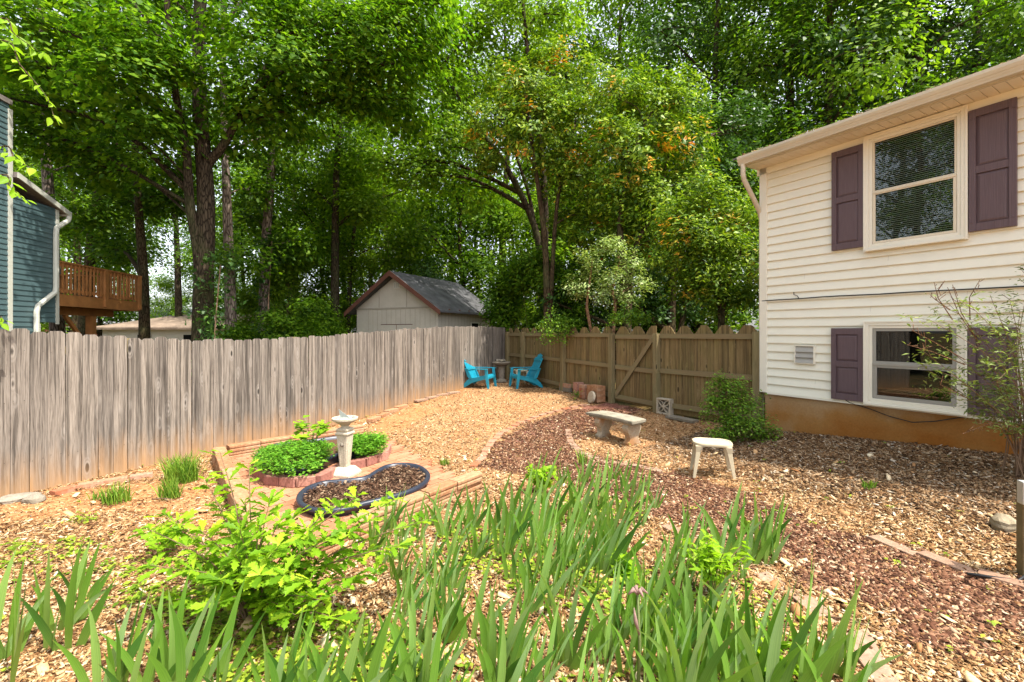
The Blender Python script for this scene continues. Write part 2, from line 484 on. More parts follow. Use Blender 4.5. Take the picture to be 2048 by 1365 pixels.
def m_chip(name, stops):
    t = NT(name); r = t.n("NewGeometry").outputs["Random Per Island"]
    c = t.ramp(r, stops); n = t.noise(t.coord('Object'), 120, 3)
    c = t.mix(1.0, c, t.ramp(n, [(.3, (.75, .75, .75)), (.7, (1.12, 1.12, 1.12))]), 'MULTIPLY')
    return t.fin(c, .85, .12)
M['chip_tan'] = m_chip("tan_chips", [(0, (.05, .022, .010)), (.2, (.17, .078, .03)), (.45, (.29, .16, .065)), (.72, (.40, .255, .12)), (.92, (.52, .38, .22)), (1, (.64, .54, .39))])
M['chip_red'] = m_chip("red_chips", [(0, (.03, .013, .007)), (.35, (.105, .044, .024)), (.7, (.185, .088, .049)), (.9, (.30, .17, .10)), (1, (.48, .36, .24))])
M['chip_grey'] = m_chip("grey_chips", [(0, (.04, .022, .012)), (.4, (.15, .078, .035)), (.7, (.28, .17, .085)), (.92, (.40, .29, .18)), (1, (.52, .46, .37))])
M['chip_black'] = m_chip("dark_mulch", [(0, (.02, .012, .008)), (.5, (.07, .035, .02)), (.85, (.17, .10, .06)), (1, (.34, .25, .16))])
M['litter'] = m_chip("leaf_litter", [(0, (.30, .13, .05)), (.4, (.45, .26, .12)), (.8, (.62, .44, .24)), (1, (.70, .60, .42))])

# foliage
M['maple'] = m_leaf("maple_leaves", [(.034, .092, .007), (.064, .15, .010), (.11, .215, .013), (.20, .32, .018)], .5, .45, .25)
M['decid'] = m_leaf("woodland_leaves", [(.034, .085, .008), (.064, .145, .010), (.108, .21, .013), (.19, .31, .02)], .45, .45, .3)
M['decid_b'] = m_leaf("bright_woodland_leaves", [(.062, .135, .008), (.108, .205, .011), (.165, .275, .016), (.25, .37, .026)], .45, .45, .3)
M['dark_leaf'] = m_leaf("dark_leaves", [(.02, .055, .014), (.035, .085, .018), (.055, .12, .022), (.09, .17, .03)], .28, .38, .4)
M['photinia'] = m_leaf("photinia_leaves", [(.038, .09, .009), (.09, .172, .013), (.175, .27, .018), (.31, .41, .03)], .3, .45, .38,
                       extra=(((.60, .36, .03), (.66, .19, .035)), .585, .9))
M['pale_leaf'] = m_leaf("pale_leaves", [(.14, .22, .06), (.23, .33, .095), (.34, .43, .15), (.50, .55, .28)], .3, .45, .35)
M['bush'] = m_leaf("bush_leaves", [(.05, .12, .013), (.09, .19, .018), (.15, .27, .024), (.23, .36, .035)], .3, .4, .4)
M['mint'] = m_leaf("low_herb_leaves", [(.055, .16, .014), (.09, .235, .018), (.13, .31, .024), (.19, .38, .036)], .35, .5, .3)
M['oak'] = m_leaf("sapling_leaves", [(.085, .19, .008), (.14, .28, .012), (.22, .37, .018), (.33, .47, .025)], .42, .45, .35)
M['airy'] = m_leaf("airy_shrub_leaves", [(.09, .14, .03), (.15, .21, .05), (.22, .28, .08), (.32, .36, .15)], .35, .45, .35)
M['lime'] = m_leaf("lime_leaves", [(.16, .31, .012), (.24, .41, .02), (.33, .50, .03)], .5, .45, .3)
M['grass'] = m_leaf("grass_blades", [(.06, .14, .014), (.10, .21, .02), (.17, .29, .03), (.28, .36, .06)], .35, .5, .3)
M['weed'] = m_leaf("weed_leaves", [(.10, .18, .015), (.17, .27, .02), (.27, .37, .035), (.42, .45, .06)], .4, .5, .3)
def m_iris():
    t = NT("iris_leaves")
    uv = t.n("SeparateXYZ", {0: t.n("TexCoord").outputs["UV"]})
    r = t.n("NewGeometry").outputs["Random Per Island"]
    c = t.ramp(r, [(0, (.30, .20, .08)), (.018, (.28, .2, .07)), (.025, (.035, .11, .022)), (.3, (.08, .19, .026)), (.7, (.145, .285, .034)), (.88, (.21, .37, .05)), (1, (.23, .36, .17))])
    base = t.ramp(uv.outputs[1], [(.0, (.9, .9, .9)), (.35, (.25, .25, .25)), (.6, (0, 0, 0))])
    c = t.mix(t.math('MULTIPLY', base, .75), c, (.22, .32, .07))
    st = t.noise(t.n("Mapping", {"Vector": t.n("TexCoord").outputs["UV"], "Scale": (26, .8, 1)}).outputs[0], 1, 2)
    c = t.mix(1.0, c, t.ramp(st, [(.3, (.74, .78, .74)), (.7, (1.16, 1.14, 1.12))]), 'MULTIPLY')
    c = t.mix(t.ramp(uv.outputs[1], [(.96, (0, 0, 0)), (1, (.7, .7, .7))]), c, (.35, .25, .08))
    t.fin(c, .42, .25)
    tr = t.n("BsdfTranslucent", {"Color": t.mix(1.0, c, (1.5, 1.4, .5), 'MULTIPLY')})
    mx = t.n("MixShader", {0: .35, 1: t.b.outputs[0], 2: tr.outputs[0]})
    t.l(mx.outputs[0], t.out.inputs[0]); return t.m
M['iris'] = m_iris()
M['bark_dark'] = m_bark("dark_bark", (.042, .03, .019), (.085, .063, .04), 1, (.06, .075, .025))
M['bark_pine'] = m_bark("pine_bark", (.17, .125, .095), (.30, .24, .20), .8)
M['bark_brown'] = m_bark("brown_bark", (.065, .044, .024), (.12, .084, .046), 1.2, (.09, .10, .04))
M['bark_small'] = m_bark("red_brown_bark", (.26, .135, .07), (.36, .22, .13), 2.5)
M['stem'] = m_plain("brown_stems", (.16, .10, .06), .8, .2, .25, 10)
M['green_stem'] = m_plain("green_stems", (.10, .13, .04), .6, .3, .25, 10)
M['dead_flower'] = m_plain("faded_flower", (.22, .14, .12), .8, .2, .4, 30)

# ------------------------------------------------------------------ layout lines
C0 = Vector((3.945, 7.17, 0)); D = Vector((535, -910, 0)).normalized(); NRM = Vector((D.y, -D.x, 0))   # wall line and its outward normal
H_ANG = math.atan2(D.y, D.x)
def hu(px):
    k = (px - 1024) / FPX
    return (C0.y * k - C0.x) / (D.x - k * D.y)
def hY(px): return C0.y + D.y * hu(px)
def hz(px, py): return CAM_H + (HOR - py) / FPX * hY(px)
LF0 = Vector((-5.2, 4.6, 0)); LFE = Vector((-.22, 14.25, 0)); LD = (LFE - LF0).normalized(); LLEN = (LFE - LF0).length
LNRM = Vector((LD.y, -LD.x, 0))            # towards the yard
def in_yard(x, y):
    a = (x - LF0.x) * LNRM.x + (y - LF0.y) * LNRM.y
    b = (x - C0.x) * NRM.x + (y - C0.y) * NRM.y
    return (a > 0) & (b > 0)
def pip(x, y, poly):
    x = np.asarray(x); y = np.asarray(y); ins = np.zeros(x.shape, bool); n = len(poly)
    for i in range(n):
        x0, y0 = poly[i]; x1, y1 = poly[(i + 1) % n]
        if y0 == y1: continue
        c = ((y0 > y) != (y1 > y)) & (x < (x1 - x0) * (y - y0) / (y1 - y0) + x0)
        ins ^= c
    return ins
def wpoly(pts): return [unp(*p)[:2] for p in pts]
RED = wpoly([(1150, 815), (1235, 800), (1300, 812), (1210, 850), (1140, 880), (1150, 905), (1300, 938), (1480, 985), (1640, 1055), (1760, 1092),
             (1900, 1125), (2048, 1180), (2300, 1260), (2300, 1420), (2048, 1275), (1850, 1275), (1700, 1190), (1500, 1090), (1330, 1045), (1200, 980),
             (1060, 945), (968, 935), (990, 890), (1060, 845)])
SOIL = wpoly([(0, 1010), (120, 985), (300, 960), (420, 960), (430, 1060), (250, 1020), (0, 1045)])
SOIL2 = wpoly([(735, 850), (830, 812), (880, 815), (800, 860), (760, 872)])
PATIO = [Vector(p) for p in ((-3.93, 6.10, 0), (-2.45, 7.60, 0), (-1.89, 7.06, 0), (-.42, 4.98, 0), (-1.75, 3.16, 0))]
PZ = .012
def jitter_noise(x, y):
    return .06 * np.sin(x * 7.1 + 2 * np.sin(y * 5.3)) + .05 * np.sin(y * 11.3 + x * 3.7)

# ------------------------------------------------------------------ the ground sheet
def axis(a, b, step, far):
    mid = list(np.arange(a, b, step)); lo = []; hi = []; v = a; s_ = step
    while v > -far: s_ *= 1.35; v -= s_; lo.append(v)
    v = mid[-1]; s_ = step
    while v < far: s_ *= 1.35; v += s_; hi.append(v)
    return np.array(lo[::-1] + mid + hi)
gx = axis(-7, 7.5, .09, 500); gy = axis(-1, 15.5, .09, 700)
GX, GY = np.meshgrid(gx, gy); GZ = gz(GX, GY)
near = (np.abs(GX) < 9) & (GY < 17) & (GY > -3)
GZ = GZ + np.where(near, .012 * np.sin(GX * 5.1 + 1.3 * np.sin(GY * 3.3)) * np.sin(GY * 4.3 + GX) - .012, -.03)
patio_xy = [(p.x, p.y) for p in PATIO]
GZ = np.where(pip(GX, GY, patio_xy), np.minimum(GZ, -.035), GZ)
nx, ny = len(gx), len(gy)
ii = np.arange(nx * ny).reshape(ny, nx)
fc = np.stack([ii[:-1, :-1], ii[:-1, 1:], ii[1:, 1:], ii[1:, :-1]], -1).reshape(-1, 4)
gme = np_mesh("ground", np.stack([GX, GY, GZ], -1).reshape(-1, 3), fc, M['ground'], smooth=True)
jx = GX + jitter_noise(GX, GY); jy = GY + jitter_noise(GY, GX)
zone = np.zeros((ny, nx, 4), np.float32); zone[..., 3] = 1
zone[..., 0] = pip(jx, jy, RED)
zone[..., 1] = .8 * (pip(jx, jy, SOIL) | pip(jx, jy, SOIL2))
lfd = (GX - LF0.x) * LNRM.x + (GY - LF0.y) * LNRM.y
zone[..., 1] = np.maximum(zone[..., 1], np.clip(1 - (lfd - .1) / .5, 0, 1) * (lfd > -.5) * .7)
zone[..., 2] = ~in_yard(GX, GY)
ca = gme.color_attributes.new("zone", 'FLOAT_COLOR', 'POINT')
ca.data.foreach_set('color', zone.reshape(-1))
tag(mesh_obj("ground", gme), kind='structure')

# brick paving of the sunken patio: one sheet of pavers in a basket pattern, every paver a little block
def patio():
    m = MB(); P = PATIO
    ex = (P[3] - P[4]); Lx = ex.length; ex.normalize()
    Pn = MB()
    a, b, gap = .20, .10, .004
    ang = math.atan2(ex.y, ex.x)
    inner = []
    cx = sum(p.x for p in P) / 5; cy = sum(p.y for p in P) / 5
    poly = [(cx + (p.x - cx) * 1.0, cy + (p.y - cy) * 1.0) for p in P]
    for i in range(-20, 34):
        for j in range(-12, 60):
            o = .1 if j % 2 else 0
            x0 = i * a + o; y0 = j * b
            c = P[4] + ex * (x0 + a / 2) + Vector((-ex.y, ex.x, 0)) * (y0 + b / 2)
            if not pip(np.array([c.x]), np.array([c.y]), poly)[0]: continue
            dz = rnd.uniform(-.003, .003); t = rnd.uniform(-.012, .012)
            Mx = Matrix.Translation((c.x, c.y, PZ + dz)) @ Matrix.Rotation(ang + t, 4, 'Z') @ Matrix.Rotation(rnd.uniform(-.012, .012), 4, 'X')
            m.box(-a / 2 + gap, a / 2 - gap, -b / 2 + gap, b / 2 - gap, -.04, 0, Mx)
    o = m.build("brick_patio", M['pavers'], bevel=0)
    tag(o, kind='structure')
patio()

# ------------------------------------------------------------------ loose mulch: uncountable
def chips(name, mat, n, sampler, smin, smax, asp=(.18, .5), lift=.012, tilt=.35, zbase=None):
    x, y = sampler(n); n = len(x)
    z = (gz(x, y) if zbase is None else np.full(n, zbase)) + rng.uniform(-.008, lift, n)
    d = np.hypot(x, y)
    L = rng.uniform(smin, smax, n) * rng.choice([.6, .8, 1, 1.3], n) ; W = L * rng.uniform(asp[0], asp[1], n)
    a = rng.uniform(0, 2 * np.pi, n)
    ux = np.stack([np.cos(a), np.sin(a), rng.normal(0, tilt, n)], -1); ux /= np.linalg.norm(ux, axis=1)[:, None]
    vx = np.stack([-np.sin(a), np.cos(a), rng.normal(0, tilt, n)], -1); vx /= np.linalg.norm(vx, axis=1)[:, None]
    nx_ = np.cross(ux, vx)
    c = np.stack([x, y, z], -1)
    T = (W * .14)[:, None] * nx_
    u = ux * L[:, None] / 2; v = vx * W[:, None] / 2
    k = rng.uniform(.5, 1, (n, 1))
    top = [c - u - v * k + T, c + u * .95 - v + T, c + u + v * k + T, c - u * .9 + v + T]
    bot = [p - 2 * T for p in top]
    V = np.stack(top + bot, 1).reshape(-1, 3)
    q = np.array([[0, 1, 2, 3], [0, 4, 5, 1], [1, 5, 6, 2], [2, 6, 7, 3], [3, 7, 4, 0]])
    F = (np.arange(n)[:, None, None] * 8 + q[None]).reshape(-1, 4)
    o = mesh_obj(name, np_mesh(name, V, F, mat)); return tag(o, kind='stuff')
PAT_OUT = [(p.x, p.y) for p in PATIO]
def field(pred, ymax=14.3, ymin=1.5, pw=1.35):
    def f(n):
        X = []; Y = []; tot = 0
        while tot < n:
            m = 60000
            u = rng.uniform(0, 1, m)
            y = ymin * (ymax / ymin) ** (u ** pw)
            x = rng.uniform(-1.22, 1.22, m) * y
            k = in_yard(x, y) & ~pip(x, y, PAT_OUT) & pred(x, y)
            X.append(x[k]); Y.append(y[k]); tot += k.sum()
        return np.concatenate(X)[:n], np.concatenate(Y)[:n]
    return f
def is_red(x, y):
    return pip(x + jitter_noise(x, y) + rng.normal(0, .06, x.shape), y + jitter_noise(y, x) + rng.normal(0, .06, x.shape), RED)
def is_soil(x, y): return (pip(x, y, SOIL) | pip(x, y, SOIL2)) & (rng.uniform(0, 1, x.shape) < .75)
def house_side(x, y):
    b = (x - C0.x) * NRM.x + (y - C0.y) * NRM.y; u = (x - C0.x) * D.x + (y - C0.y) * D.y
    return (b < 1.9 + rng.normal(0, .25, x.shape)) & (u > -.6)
chips("tan_wood_chips", M['chip_tan'], 165000, field(lambda x, y: ~is_red(x, y) & ~is_soil(x, y) & ~house_side(x, y), pw=1.0), .014, .046, (.14, .42))
chips("red_mulch", M['chip_red'], 62000, field(lambda x, y: is_red(x, y) & (rng.uniform(0, 1, x.shape) < .95), 9.5, pw=1.0), .014, .044, (.25, .6))
chips("red_mulch_strays", M['chip_tan'], 11000, field(lambda x, y: is_red(x, y), 9.5), .014, .04)
chips("shaded_wood_chips", M['chip_grey'], 45000, field(lambda x, y: ~is_red(x, y) & house_side(x, y), 9.5), .02, .065, (.12, .35))  # greyer, darker copy of the tan chips; house shade put into the colour
chips("fallen_leaves", M['litter'], 700, field(lambda x, y: ~is_red(x, y), 9), .04, .08, (.4, .7), .025, .45)

# ------------------------------------------------------------------ the cream house
house = thing("cream_house", "cream sided house with plum panelled shutters and an orange stained foundation at the right", "house", (C0.x, C0.y, 0), H_ANG)
ZS0 = .763          # bottom of the siding
ZSOF = 4.26         # soffit height
LAP = .127
HL, HD = 8.0, 8.5   # length along the wall, depth
def siding(mb, x0, x1, z0, z1, yf, yb, lap=LAP, dep=.026, flip=False):
    """clapboard: saw-tooth profile; front face at yf (towards -y)"""
    z = z0
    while z < z1 - 1e-6:
        zt = min(z + lap, z1)
        f = (zt - z) / lap
        yt = yf - dep * (1 - f) if f < 1 else yf
        b = len(mb.v)
        mb.add([(x0, yf - dep, z), (x1, yf - dep, z), (x1, yf - dep, z + .010), (x0, yf - dep, z + .010), (x1, yf - dep * .02, zt), (x0, yf - dep * .02, zt),
                (x0, yf, z), (x1, yf, z)], [(0, 1, 2, 3), (3, 2, 4, 5), (6, 7, 1, 0)])
        z = zt
w = MB()
siding(w, .0, HL, ZS0, ZSOF, .010, 0)
w.box(0, HL, .0105, .05, ZS0, ZSOF + .1)
w.box(.0, .05, .05, HD, ZS0, ZSOF + .1); w.box(0, HL, HD - .05, HD, ZS0, ZSOF + .1); w.box(HL - .05, HL, .05, HD - .05, ZS0, ZSOF + .1)
w.build("wall", M['siding'], house)
sm_ = MB()
for i in range(int((ZSOF - ZS0) / LAP)):
    xs = (rnd.uniform(.6, 2.2), rnd.uniform(3.2, 5.0)) if i % 2 else (rnd.uniform(1.2, 3.0),)
    for x in xs:
        z = ZS0 + i * LAP; sm_.add([(x, -.0175, z + .001), (x + .0022, -.0175, z + .001), (x + .0022, .0085, z + LAP - .002), (x, .0085, z + LAP - .002)], [(0, 1, 2, 3)])
tag(sm_.build("lap_seam", M['vent'], house), kind='stuff')
c = MB(); c.box(-.03, .085, -.03, -.0, ZS0 - .01, ZSOF); c.box(-.03, 0, 0, .09, ZS0 - .01, ZSOF); c.build("corner_trim", M['trim'], house, bevel=.004)
f = MB(); f.box(.03, HL - .03, .028, HD - .03, -.6, ZS0 + .02); f.build("foundation", M['found'], house)
st = MB(); st.box(.085, HL, -.022, .03, ZS0 - .03, ZS0); st.build("starter_strip", M['trim'], house)
# eaves
OV = .40
so = MB()
pw = .10; x = -.07
while x < HL:
    so.box(x + .003, x + pw - .003, -OV + .02, -.0, ZSOF, ZSOF + .012); x += pw
so.box(-.07, HL, -OV + .02, 0, ZSOF + .0125, ZSOF + .02)
sof = so.build("soffit", M['soffit'], house)
fb = MB(); fb.box(-.07, HL, -.03, -.018, ZSOF - .10, ZSOF - .001); fb.build("frieze_board", M['siding'], house, bevel=.003)
fa = MB(); fa.box(-.075, HL, -OV + .0, -OV + .019, ZSOF - .02, ZSOF + .15); fa.build("fascia", M['gutter'], house)
gu = MB()
prof = [(-OV - .002, ZSOF - .005), (-OV - .075, ZSOF - .005), (-OV - .085, ZSOF + .03), (-OV - .105, ZSOF + .055), (-OV - .118, ZSOF + .085), (-OV - .118, ZSOF + .118),
        (-OV - .112, ZSOF + .118), (-OV - .112, ZSOF + .088), (-OV - .09, ZSOF + .03), (-OV - .075, ZSOF + .004), (-OV - .002, ZSOF + .004)]
Mg = Matrix(((0, 1, 0, 0), (1, 0, 0, 0), (0, 0, 1, 0), (0, 0, 0, 1)))
gu.prism(prof, -.09, HL, Mg)
endc = [(-OV - .002, ZSOF - .005), (-OV - .075, ZSOF - .005), (-OV - .085, ZSOF + .03), (-OV - .105, ZSOF + .055), (-OV - .118, ZSOF + .085), (-OV - .118, ZSOF + .118), (-OV - .002, ZSOF + .118)]
gu.prism(endc, -.094, -.0905, Mg)
gut = gu.build("gutter", M['gutter'], house)
deb = MB()
for i in range(1500):
    x = rnd.uniform(-.05, HL - .2); y = -OV - rnd.uniform(.01, .115); a = rnd.uniform(0, 6.28); L = rnd.uniform(.012, .045)
    z = ZSOF + .112 + rnd.uniform(0, .018) * (1 + .8 * math.sin(x * 9)); t = rnd.uniform(-.25, .45)
    dx, dy = math.cos(a) * L, math.sin(a) * L * .5
    deb.add([(x - dx, y - dy, z), (x + dx, y + dy, z + t * L), (x + dx, y + dy + .005, z + t * L + .004), (x - dx, y - dy + .005, z + .004)], [(0, 1, 2, 3)])
tag(deb.build("gutter_debris", M['chip_tan'], gut), kind='stuff')
ro = MB()
SL = .36
def rz_(y): return ZSOF + .155 + (y + OV + .02) * SL
ridge = HD / 2
ro.prism([(-OV - .03, rz_(-OV - .03)), (ridge, rz_(ridge)), (HD + OV + .03, rz_(-OV - .03)), (HD + OV + .03, rz_(-OV - .03) - .03), (ridge, rz_(ridge) - .05), (-OV - .03, rz_(-OV - .03) - .025)], -.22, HL + .2, Mg)
ro.build("roof", M['shingle'], house)
ga = MB(); ga.prism([(0.001, ZSOF + .1), (HD - .001, ZSOF + .1), (ridge, rz_(ridge) - .06)], .002, .048, Mg); ga.build("gable", M['siding'], house)
# downspout elbow at the corner
dp = MB()
pth = [(-.035, -OV - .05, ZSOF), (-.035, -OV - .05, ZSOF - .14), (-.035, -OV - .02, ZSOF - .23), (-.035, -.16, ZSOF - .50), (-.035, -.02, ZSOF - .66), (-.07, .09, ZSOF - .76), (-.075, .10, ZSOF - 1.0), (-.075, .10, .3)]
dp.tube(pth, .036, 10); dp.build("downspout", M['gutter'], house, smooth=40)

def frame_part(mb, x0, x1, z0, z1, wd, y0, y1):
    mb.box(x0, x0 + wd, y0, y1, z0, z1); mb.box(x1 - wd, x1, y0, y1, z0, z1)
    mb.box(x0 + wd, x1 - wd, y0, y1, z1 - wd, z1); mb.box(x0 + wd, x1 - wd, y0, y1, z0, z0 + wd)
def window(pxl, pxr, ztop, zbot, zrail, gl, blinds, sash_mat, label, split):
    x0, x1 = hu(pxl), hu(pxr)
    fr = MB()
    frame_part(fr, x0, x1, zbot, ztop, .052, -.062, -.0)
    frame_part(fr, x0 + .053, x1 - .053, zbot + .053, ztop - .053, .034, -.052, -.0)
    frame_part(fr, x0 - .006, x1 + .006, zbot - .006, ztop + .006, .022, -.070, -.0625)
    win = fr.build("window", M['trim'], house, bevel=.003, label=label)
    xi0, xi1, zi0, zi1 = x0 + .088, x1 - .088, zbot + .088, ztop - .088
    bk = MB(); bk.box(xi0, xi1, -.021, -.019, zi0, zi1); bk.build("unlit_backing", M['dark'], win)  # near-black sheet paints the shade of an unlit room; no room behind
    sl = MB(); sl.prism([(x0 + .02, zbot - .0), (x1 - .02, zbot - .0), (x1 - .02, zbot + .03), (x0 + .02, zbot + .03)], -.085, -.0705); sl.build("sill", M['trim'], win, bevel=.003)
    up = MB(); frame_part(up, xi0, xi1, zrail, zi1, .036 if not blinds else .022, -.044, -.024); up.build("upper_sash", sash_mat, win, bevel=.002)
    lo = MB(); frame_part(lo, xi0 + .002, xi1 - .002, zi0, zrail - .002, .045 if not blinds else .03, -.050, -.024)
    lo.box(xi0 + .004, xi1 - .004, -.058, -.044, zrail - .018, zrail + .012); lo.build("lower_sash", sash_mat, win, bevel=.002)
    gp = MB(); gp.box(xi0 + .03, xi1 - .03, -.034, -.032, zrail + .03, zi1 - .02); gp.box(xi0 + .03, xi1 - .03, -.037, -.035, zi0 + .03, zrail - .03)
    gp.build("pane", M['glass'], win)
    if blinds:
        b = MB(); z = zi0 + .03
        while z < zi1:
            b.add([(xi0 + .02, -.0285, z), (xi1 - .02, -.0285, z), (xi1 - .02, -.0225, z + .011), (xi0 + .02, -.0225, z + .011)], [(0, 1, 2, 3)]); z += .024
        b.build("blind", M['blind'], win)
    return win
def wz(px, py): return hz(px, py)
window(1732, 1938, wz(1732, 277), wz(1733, 505), wz(1764, 384), None, True, M['sash_cream'], "double hung window with white blinds drawn, between two tall shutters", 0)
window(1732, 1937, wz(1732, 644), wz(1733, 808), wz(1760, 728), None, False, M['sash'], "wide grey sash window low on the wall", 0)
def shutter(x0, x1, z0, z1, label):
    s = MB()
    rw = .058; zm = (z0 + z1) / 2
    s.box(x0, x0 + rw, -.058, -.019, z0, z1); s.box(x1 - rw, x1, -.058, -.019, z0, z1)
    s.box(x0 + rw, x1 - rw, -.057, -.019, z0, z0 + .085); s.box(x0 + rw, x1 - rw, -.057, -.019, z1 - .085, z1); s.box(x0 + rw, x1 - rw, -.057, -.019, zm - .04, zm + .04)
    for a, b in ((z0 + .085, zm - .04), (zm + .04, z1 - .085)):
        xa, xb = x0 + rw, x1 - rw
        o = .03
        v = [(xa, -.036, a), (xb, -.036, a), (xb, -.036, b), (xa, -.036, b), (xa + o, -.050, a + o), (xb - o, -.050, a + o), (xb - o, -.050, b - o), (xa + o, -.050, b - o)]
        s.add(v, [(0, 1, 5, 4), (1, 2, 6, 5), (2, 3, 7, 6), (3, 0, 4, 7), (4, 5, 6, 7)])
    sh = s.build("shutter", M['shutter'], house, bevel=.003, label=label)
    k = MB()
    for zz in (z0 + .10, z1 - .10):
        for xx in (x0 + .025, x1 - .025):
            k.lathe([(.0, 0), (.009, .0), (.008, .005), (0, .006)], 8)
            n = len(k.v) - 32
            for i in range(n, len(k.v)):
                p = k.v[i]; k.v[i] = (xx + p[0], -.0585 - p[2], zz + p[1])
    k.build("screw", M['shutter'], sh)
SW = .368
uz0, uz1 = wz(1667, 503), wz(1667, 308)
shutter(hu(1667), hu(1730.5), uz0, uz1, "tall upper shutter left of the blind window")
shutter(hu(1938.6) + .008, hu(1938.6) + SW + .008, uz0, uz1, "tall upper shutter right of the blind window")
lz0, lz1 = wz(1666, 797), wz(1666, 657)
shutter(hu(1666), hu(1731) - .006, lz0, lz1, "short faded shutter left of the low window")
shutter(hu(1937) + .012, hu(1937) + SW + .012, lz0, lz1, "short shutter behind the airy shrub")
vn = MB(); vx0, vx1, vz0, vz1 = hu(1591), hu(1632), wz(1591, 727), wz(1591, 690)
frame_part(vn, vx0, vx1, vz0, vz1, .018, -.045, -.005); ven = vn.build("vent", M['trim'], house, bevel=.003)
vb = MB(); vb.box(vx0 + .019, vx1 - .019, -.022, -.019, vz0 + .019, vz1 - .019); vb.build("vent_backing", M['vent'], ven)
for k in range(3):
    vl = MB(); za = vz0 + .018 + (vz1 - vz0 - .036) * k / 3; zb = vz0 + .018 + (vz1 - vz0 - .036) * (k + 1) / 3
    vl.add([(vx0 + .018, -.047, za), (vx1 - .018, -.047, za), (vx1 - .018, -.026, zb - .012), (vx0 + .018, -.026, zb - .012), (vx0 + .018, -.047, za - .006), (vx1 - .018, -.047, za - .006)],
           [(0, 1, 2, 3), (4, 5, 1, 0)]); vl.build("louvre", M['vent'], ven)
cb = MB()
cpts = [(1526, 602.5), (1560, 600), (1600, 598), (1650, 594), (1700, 591.5), (1760, 589), (1820, 585), (1900, 581), (1980, 577), (2048, 573.5), (2120, 569)]
cb.tube([(hu(a), -.026 - .004 * (i % 2), wz(a, b)) for i, (a, b) in enumerate(cpts)], .0075, 6)
cb.tube([(hu(1600), -.025, wz(1600, 598)), (hu(1597), -.035, wz(1597, 592)), (hu(1590), -.03, wz(1590, 590)), (hu(1590), -.03, wz(1590, 585))], .006, 6)
cb.build("cable", M['black'], house, smooth=True)
cd = MB()
dpts = [(1688, 797), (1700, 805), (1740, 818), (1780, 833), (1825, 845), (1870, 843), (1930, 834)]
cd.tube([(hu(a), -.03 + .02 * min(1, i / 2), wz(a, b)) for i, (a, b) in enumerate(dpts)], .006, 6)
cd.build("drooping_cord", M['black'], house, smooth=True)

# ------------------------------------------------------------------ left fence: dog-eared pickets following the ground
def picket(mb, s0, wd, z0, z1, y, th, ear, M4, lean=0.0, kind='both', idx=0):
    e = ear; el = e if kind in ('both', 'l') else 0; er = e if kind in ('both', 'r') else 0
    pl = [(s0, z0), (s0 + wd, z0)]
    hgt = e if kind == 'both' else e * 1.25
    if er: pl += [(s0 + wd, z1 - hgt), (s0 + wd - er, z1)]
    else: pl += [(s0 + wd, z1)]
    if el: pl += [(s0 + el, z1), (s0, z1 - hgt)]
    else: pl += [(s0, z1)]
    pl = [(x + lean * (z - z0), z) for x, z in pl]
    n = len(pl); b = len(mb.v)
    vs = [Vector((x, y, z)) for x, z in pl] + [Vector((x, y + th, z)) for x, z in pl]
    off = idx * 1.713
    uv = [(x - s0 + off, z - z0) for x, z in pl] * 2
    vs = [M4 @ p for p in vs]
    mb.add(vs, [tuple(range(n)), tuple(range(2 * n - 1, n - 1, -1))] + [(i, i + n, (i + 1) % n + n, (i + 1) % n) for i in range(n)], uv)
lang = math.atan2(LD.y, LD.x)
lf = thing("board_fence", "weathered grey fence of close dog eared boards along the left of the yard", "fence", (LF0.x, LF0.y, 0), lang)
ts_ = [(-2.0, 1.78), (-.5, 1.755), (0, 1.735), (.6, 1.675), (1.2, 1.635), (2.04, 1.585), (3, 1.597), (4, 1.64), (4.97, 1.69), (6, 1.76), (6.86, 1.80), (8, 1.835), (9.5, 1.85), (10.9, 1.845)]
s = -1.5; idx = 0; panel = MB(); per = 0
I4 = Matrix.Identity(4)
def flush_panel():
    global panel, per
    if panel.v: panel.build("picket_panel", M['picket'], lf)
    panel = MB(); per = 0
while s < LLEN - .02:
    wd = rnd.uniform(.134, .143)
    p = LF0 + LD * (s + wd / 2)
    zb = g(p.x, p.y) - .02
    zt = float(np.interp(s, [a for a, _ in ts_], [b for _, b in ts_])) + rnd.uniform(-.02, .018)
    picket(panel, s, wd, zb, zt, rnd.uniform(-.004, .004) , .016, .028, I4, rnd.uniform(-.004, .004), idx=idx)
    s += wd + rnd.uniform(.002, .008); idx += 1; per += 1
    if per >= 17: flush_panel()
flush_panel()
for hh in (.3, .95, 1.45):
    rl = MB(); ps = np.linspace(-1.5, LLEN - .05, 14)
    for a, b in zip(ps[:-1], ps[1:]):
        za = g(*(LF0 + LD * a).xy) + hh; zb_ = g(*(LF0 + LD * b).xy) + hh
        rl.add([(a, .02, za), (b, .02, zb_), (b, .058, zb_), (a, .058, za), (a, .02, za + .085), (b, .02, zb_ + .085), (b, .058, zb_ + .085), (a, .058, za + .085)],
               [(0, 1, 2, 3), (4, 7, 6, 5), (0, 4, 5, 1), (3, 2, 6, 7), (0, 3, 7, 4), (1, 5, 6, 2)])
    rl.build("rail", M['post_wood'], lf)
nh = MB()   # nail heads
s = -1.5
for i in range(75):
    for hh in (.34, .99, 1.49):
        for dx in (.03, .11):
            sx = -1.5 + i * .1435 + dx; p = LF0 + LD * sx; z = g(p.x, p.y) + hh + rnd.uniform(-.02, .02)
            nh.add([(sx - .003, -.0055, z - .003), (sx + .003, -.0055, z - .003), (sx + .003, -.0055, z + .003), (sx - .003, -.0055, z + .003)], [(0, 1, 2, 3)])
tag(nh.build("nail_heads", M['black'], lf), kind='stuff')
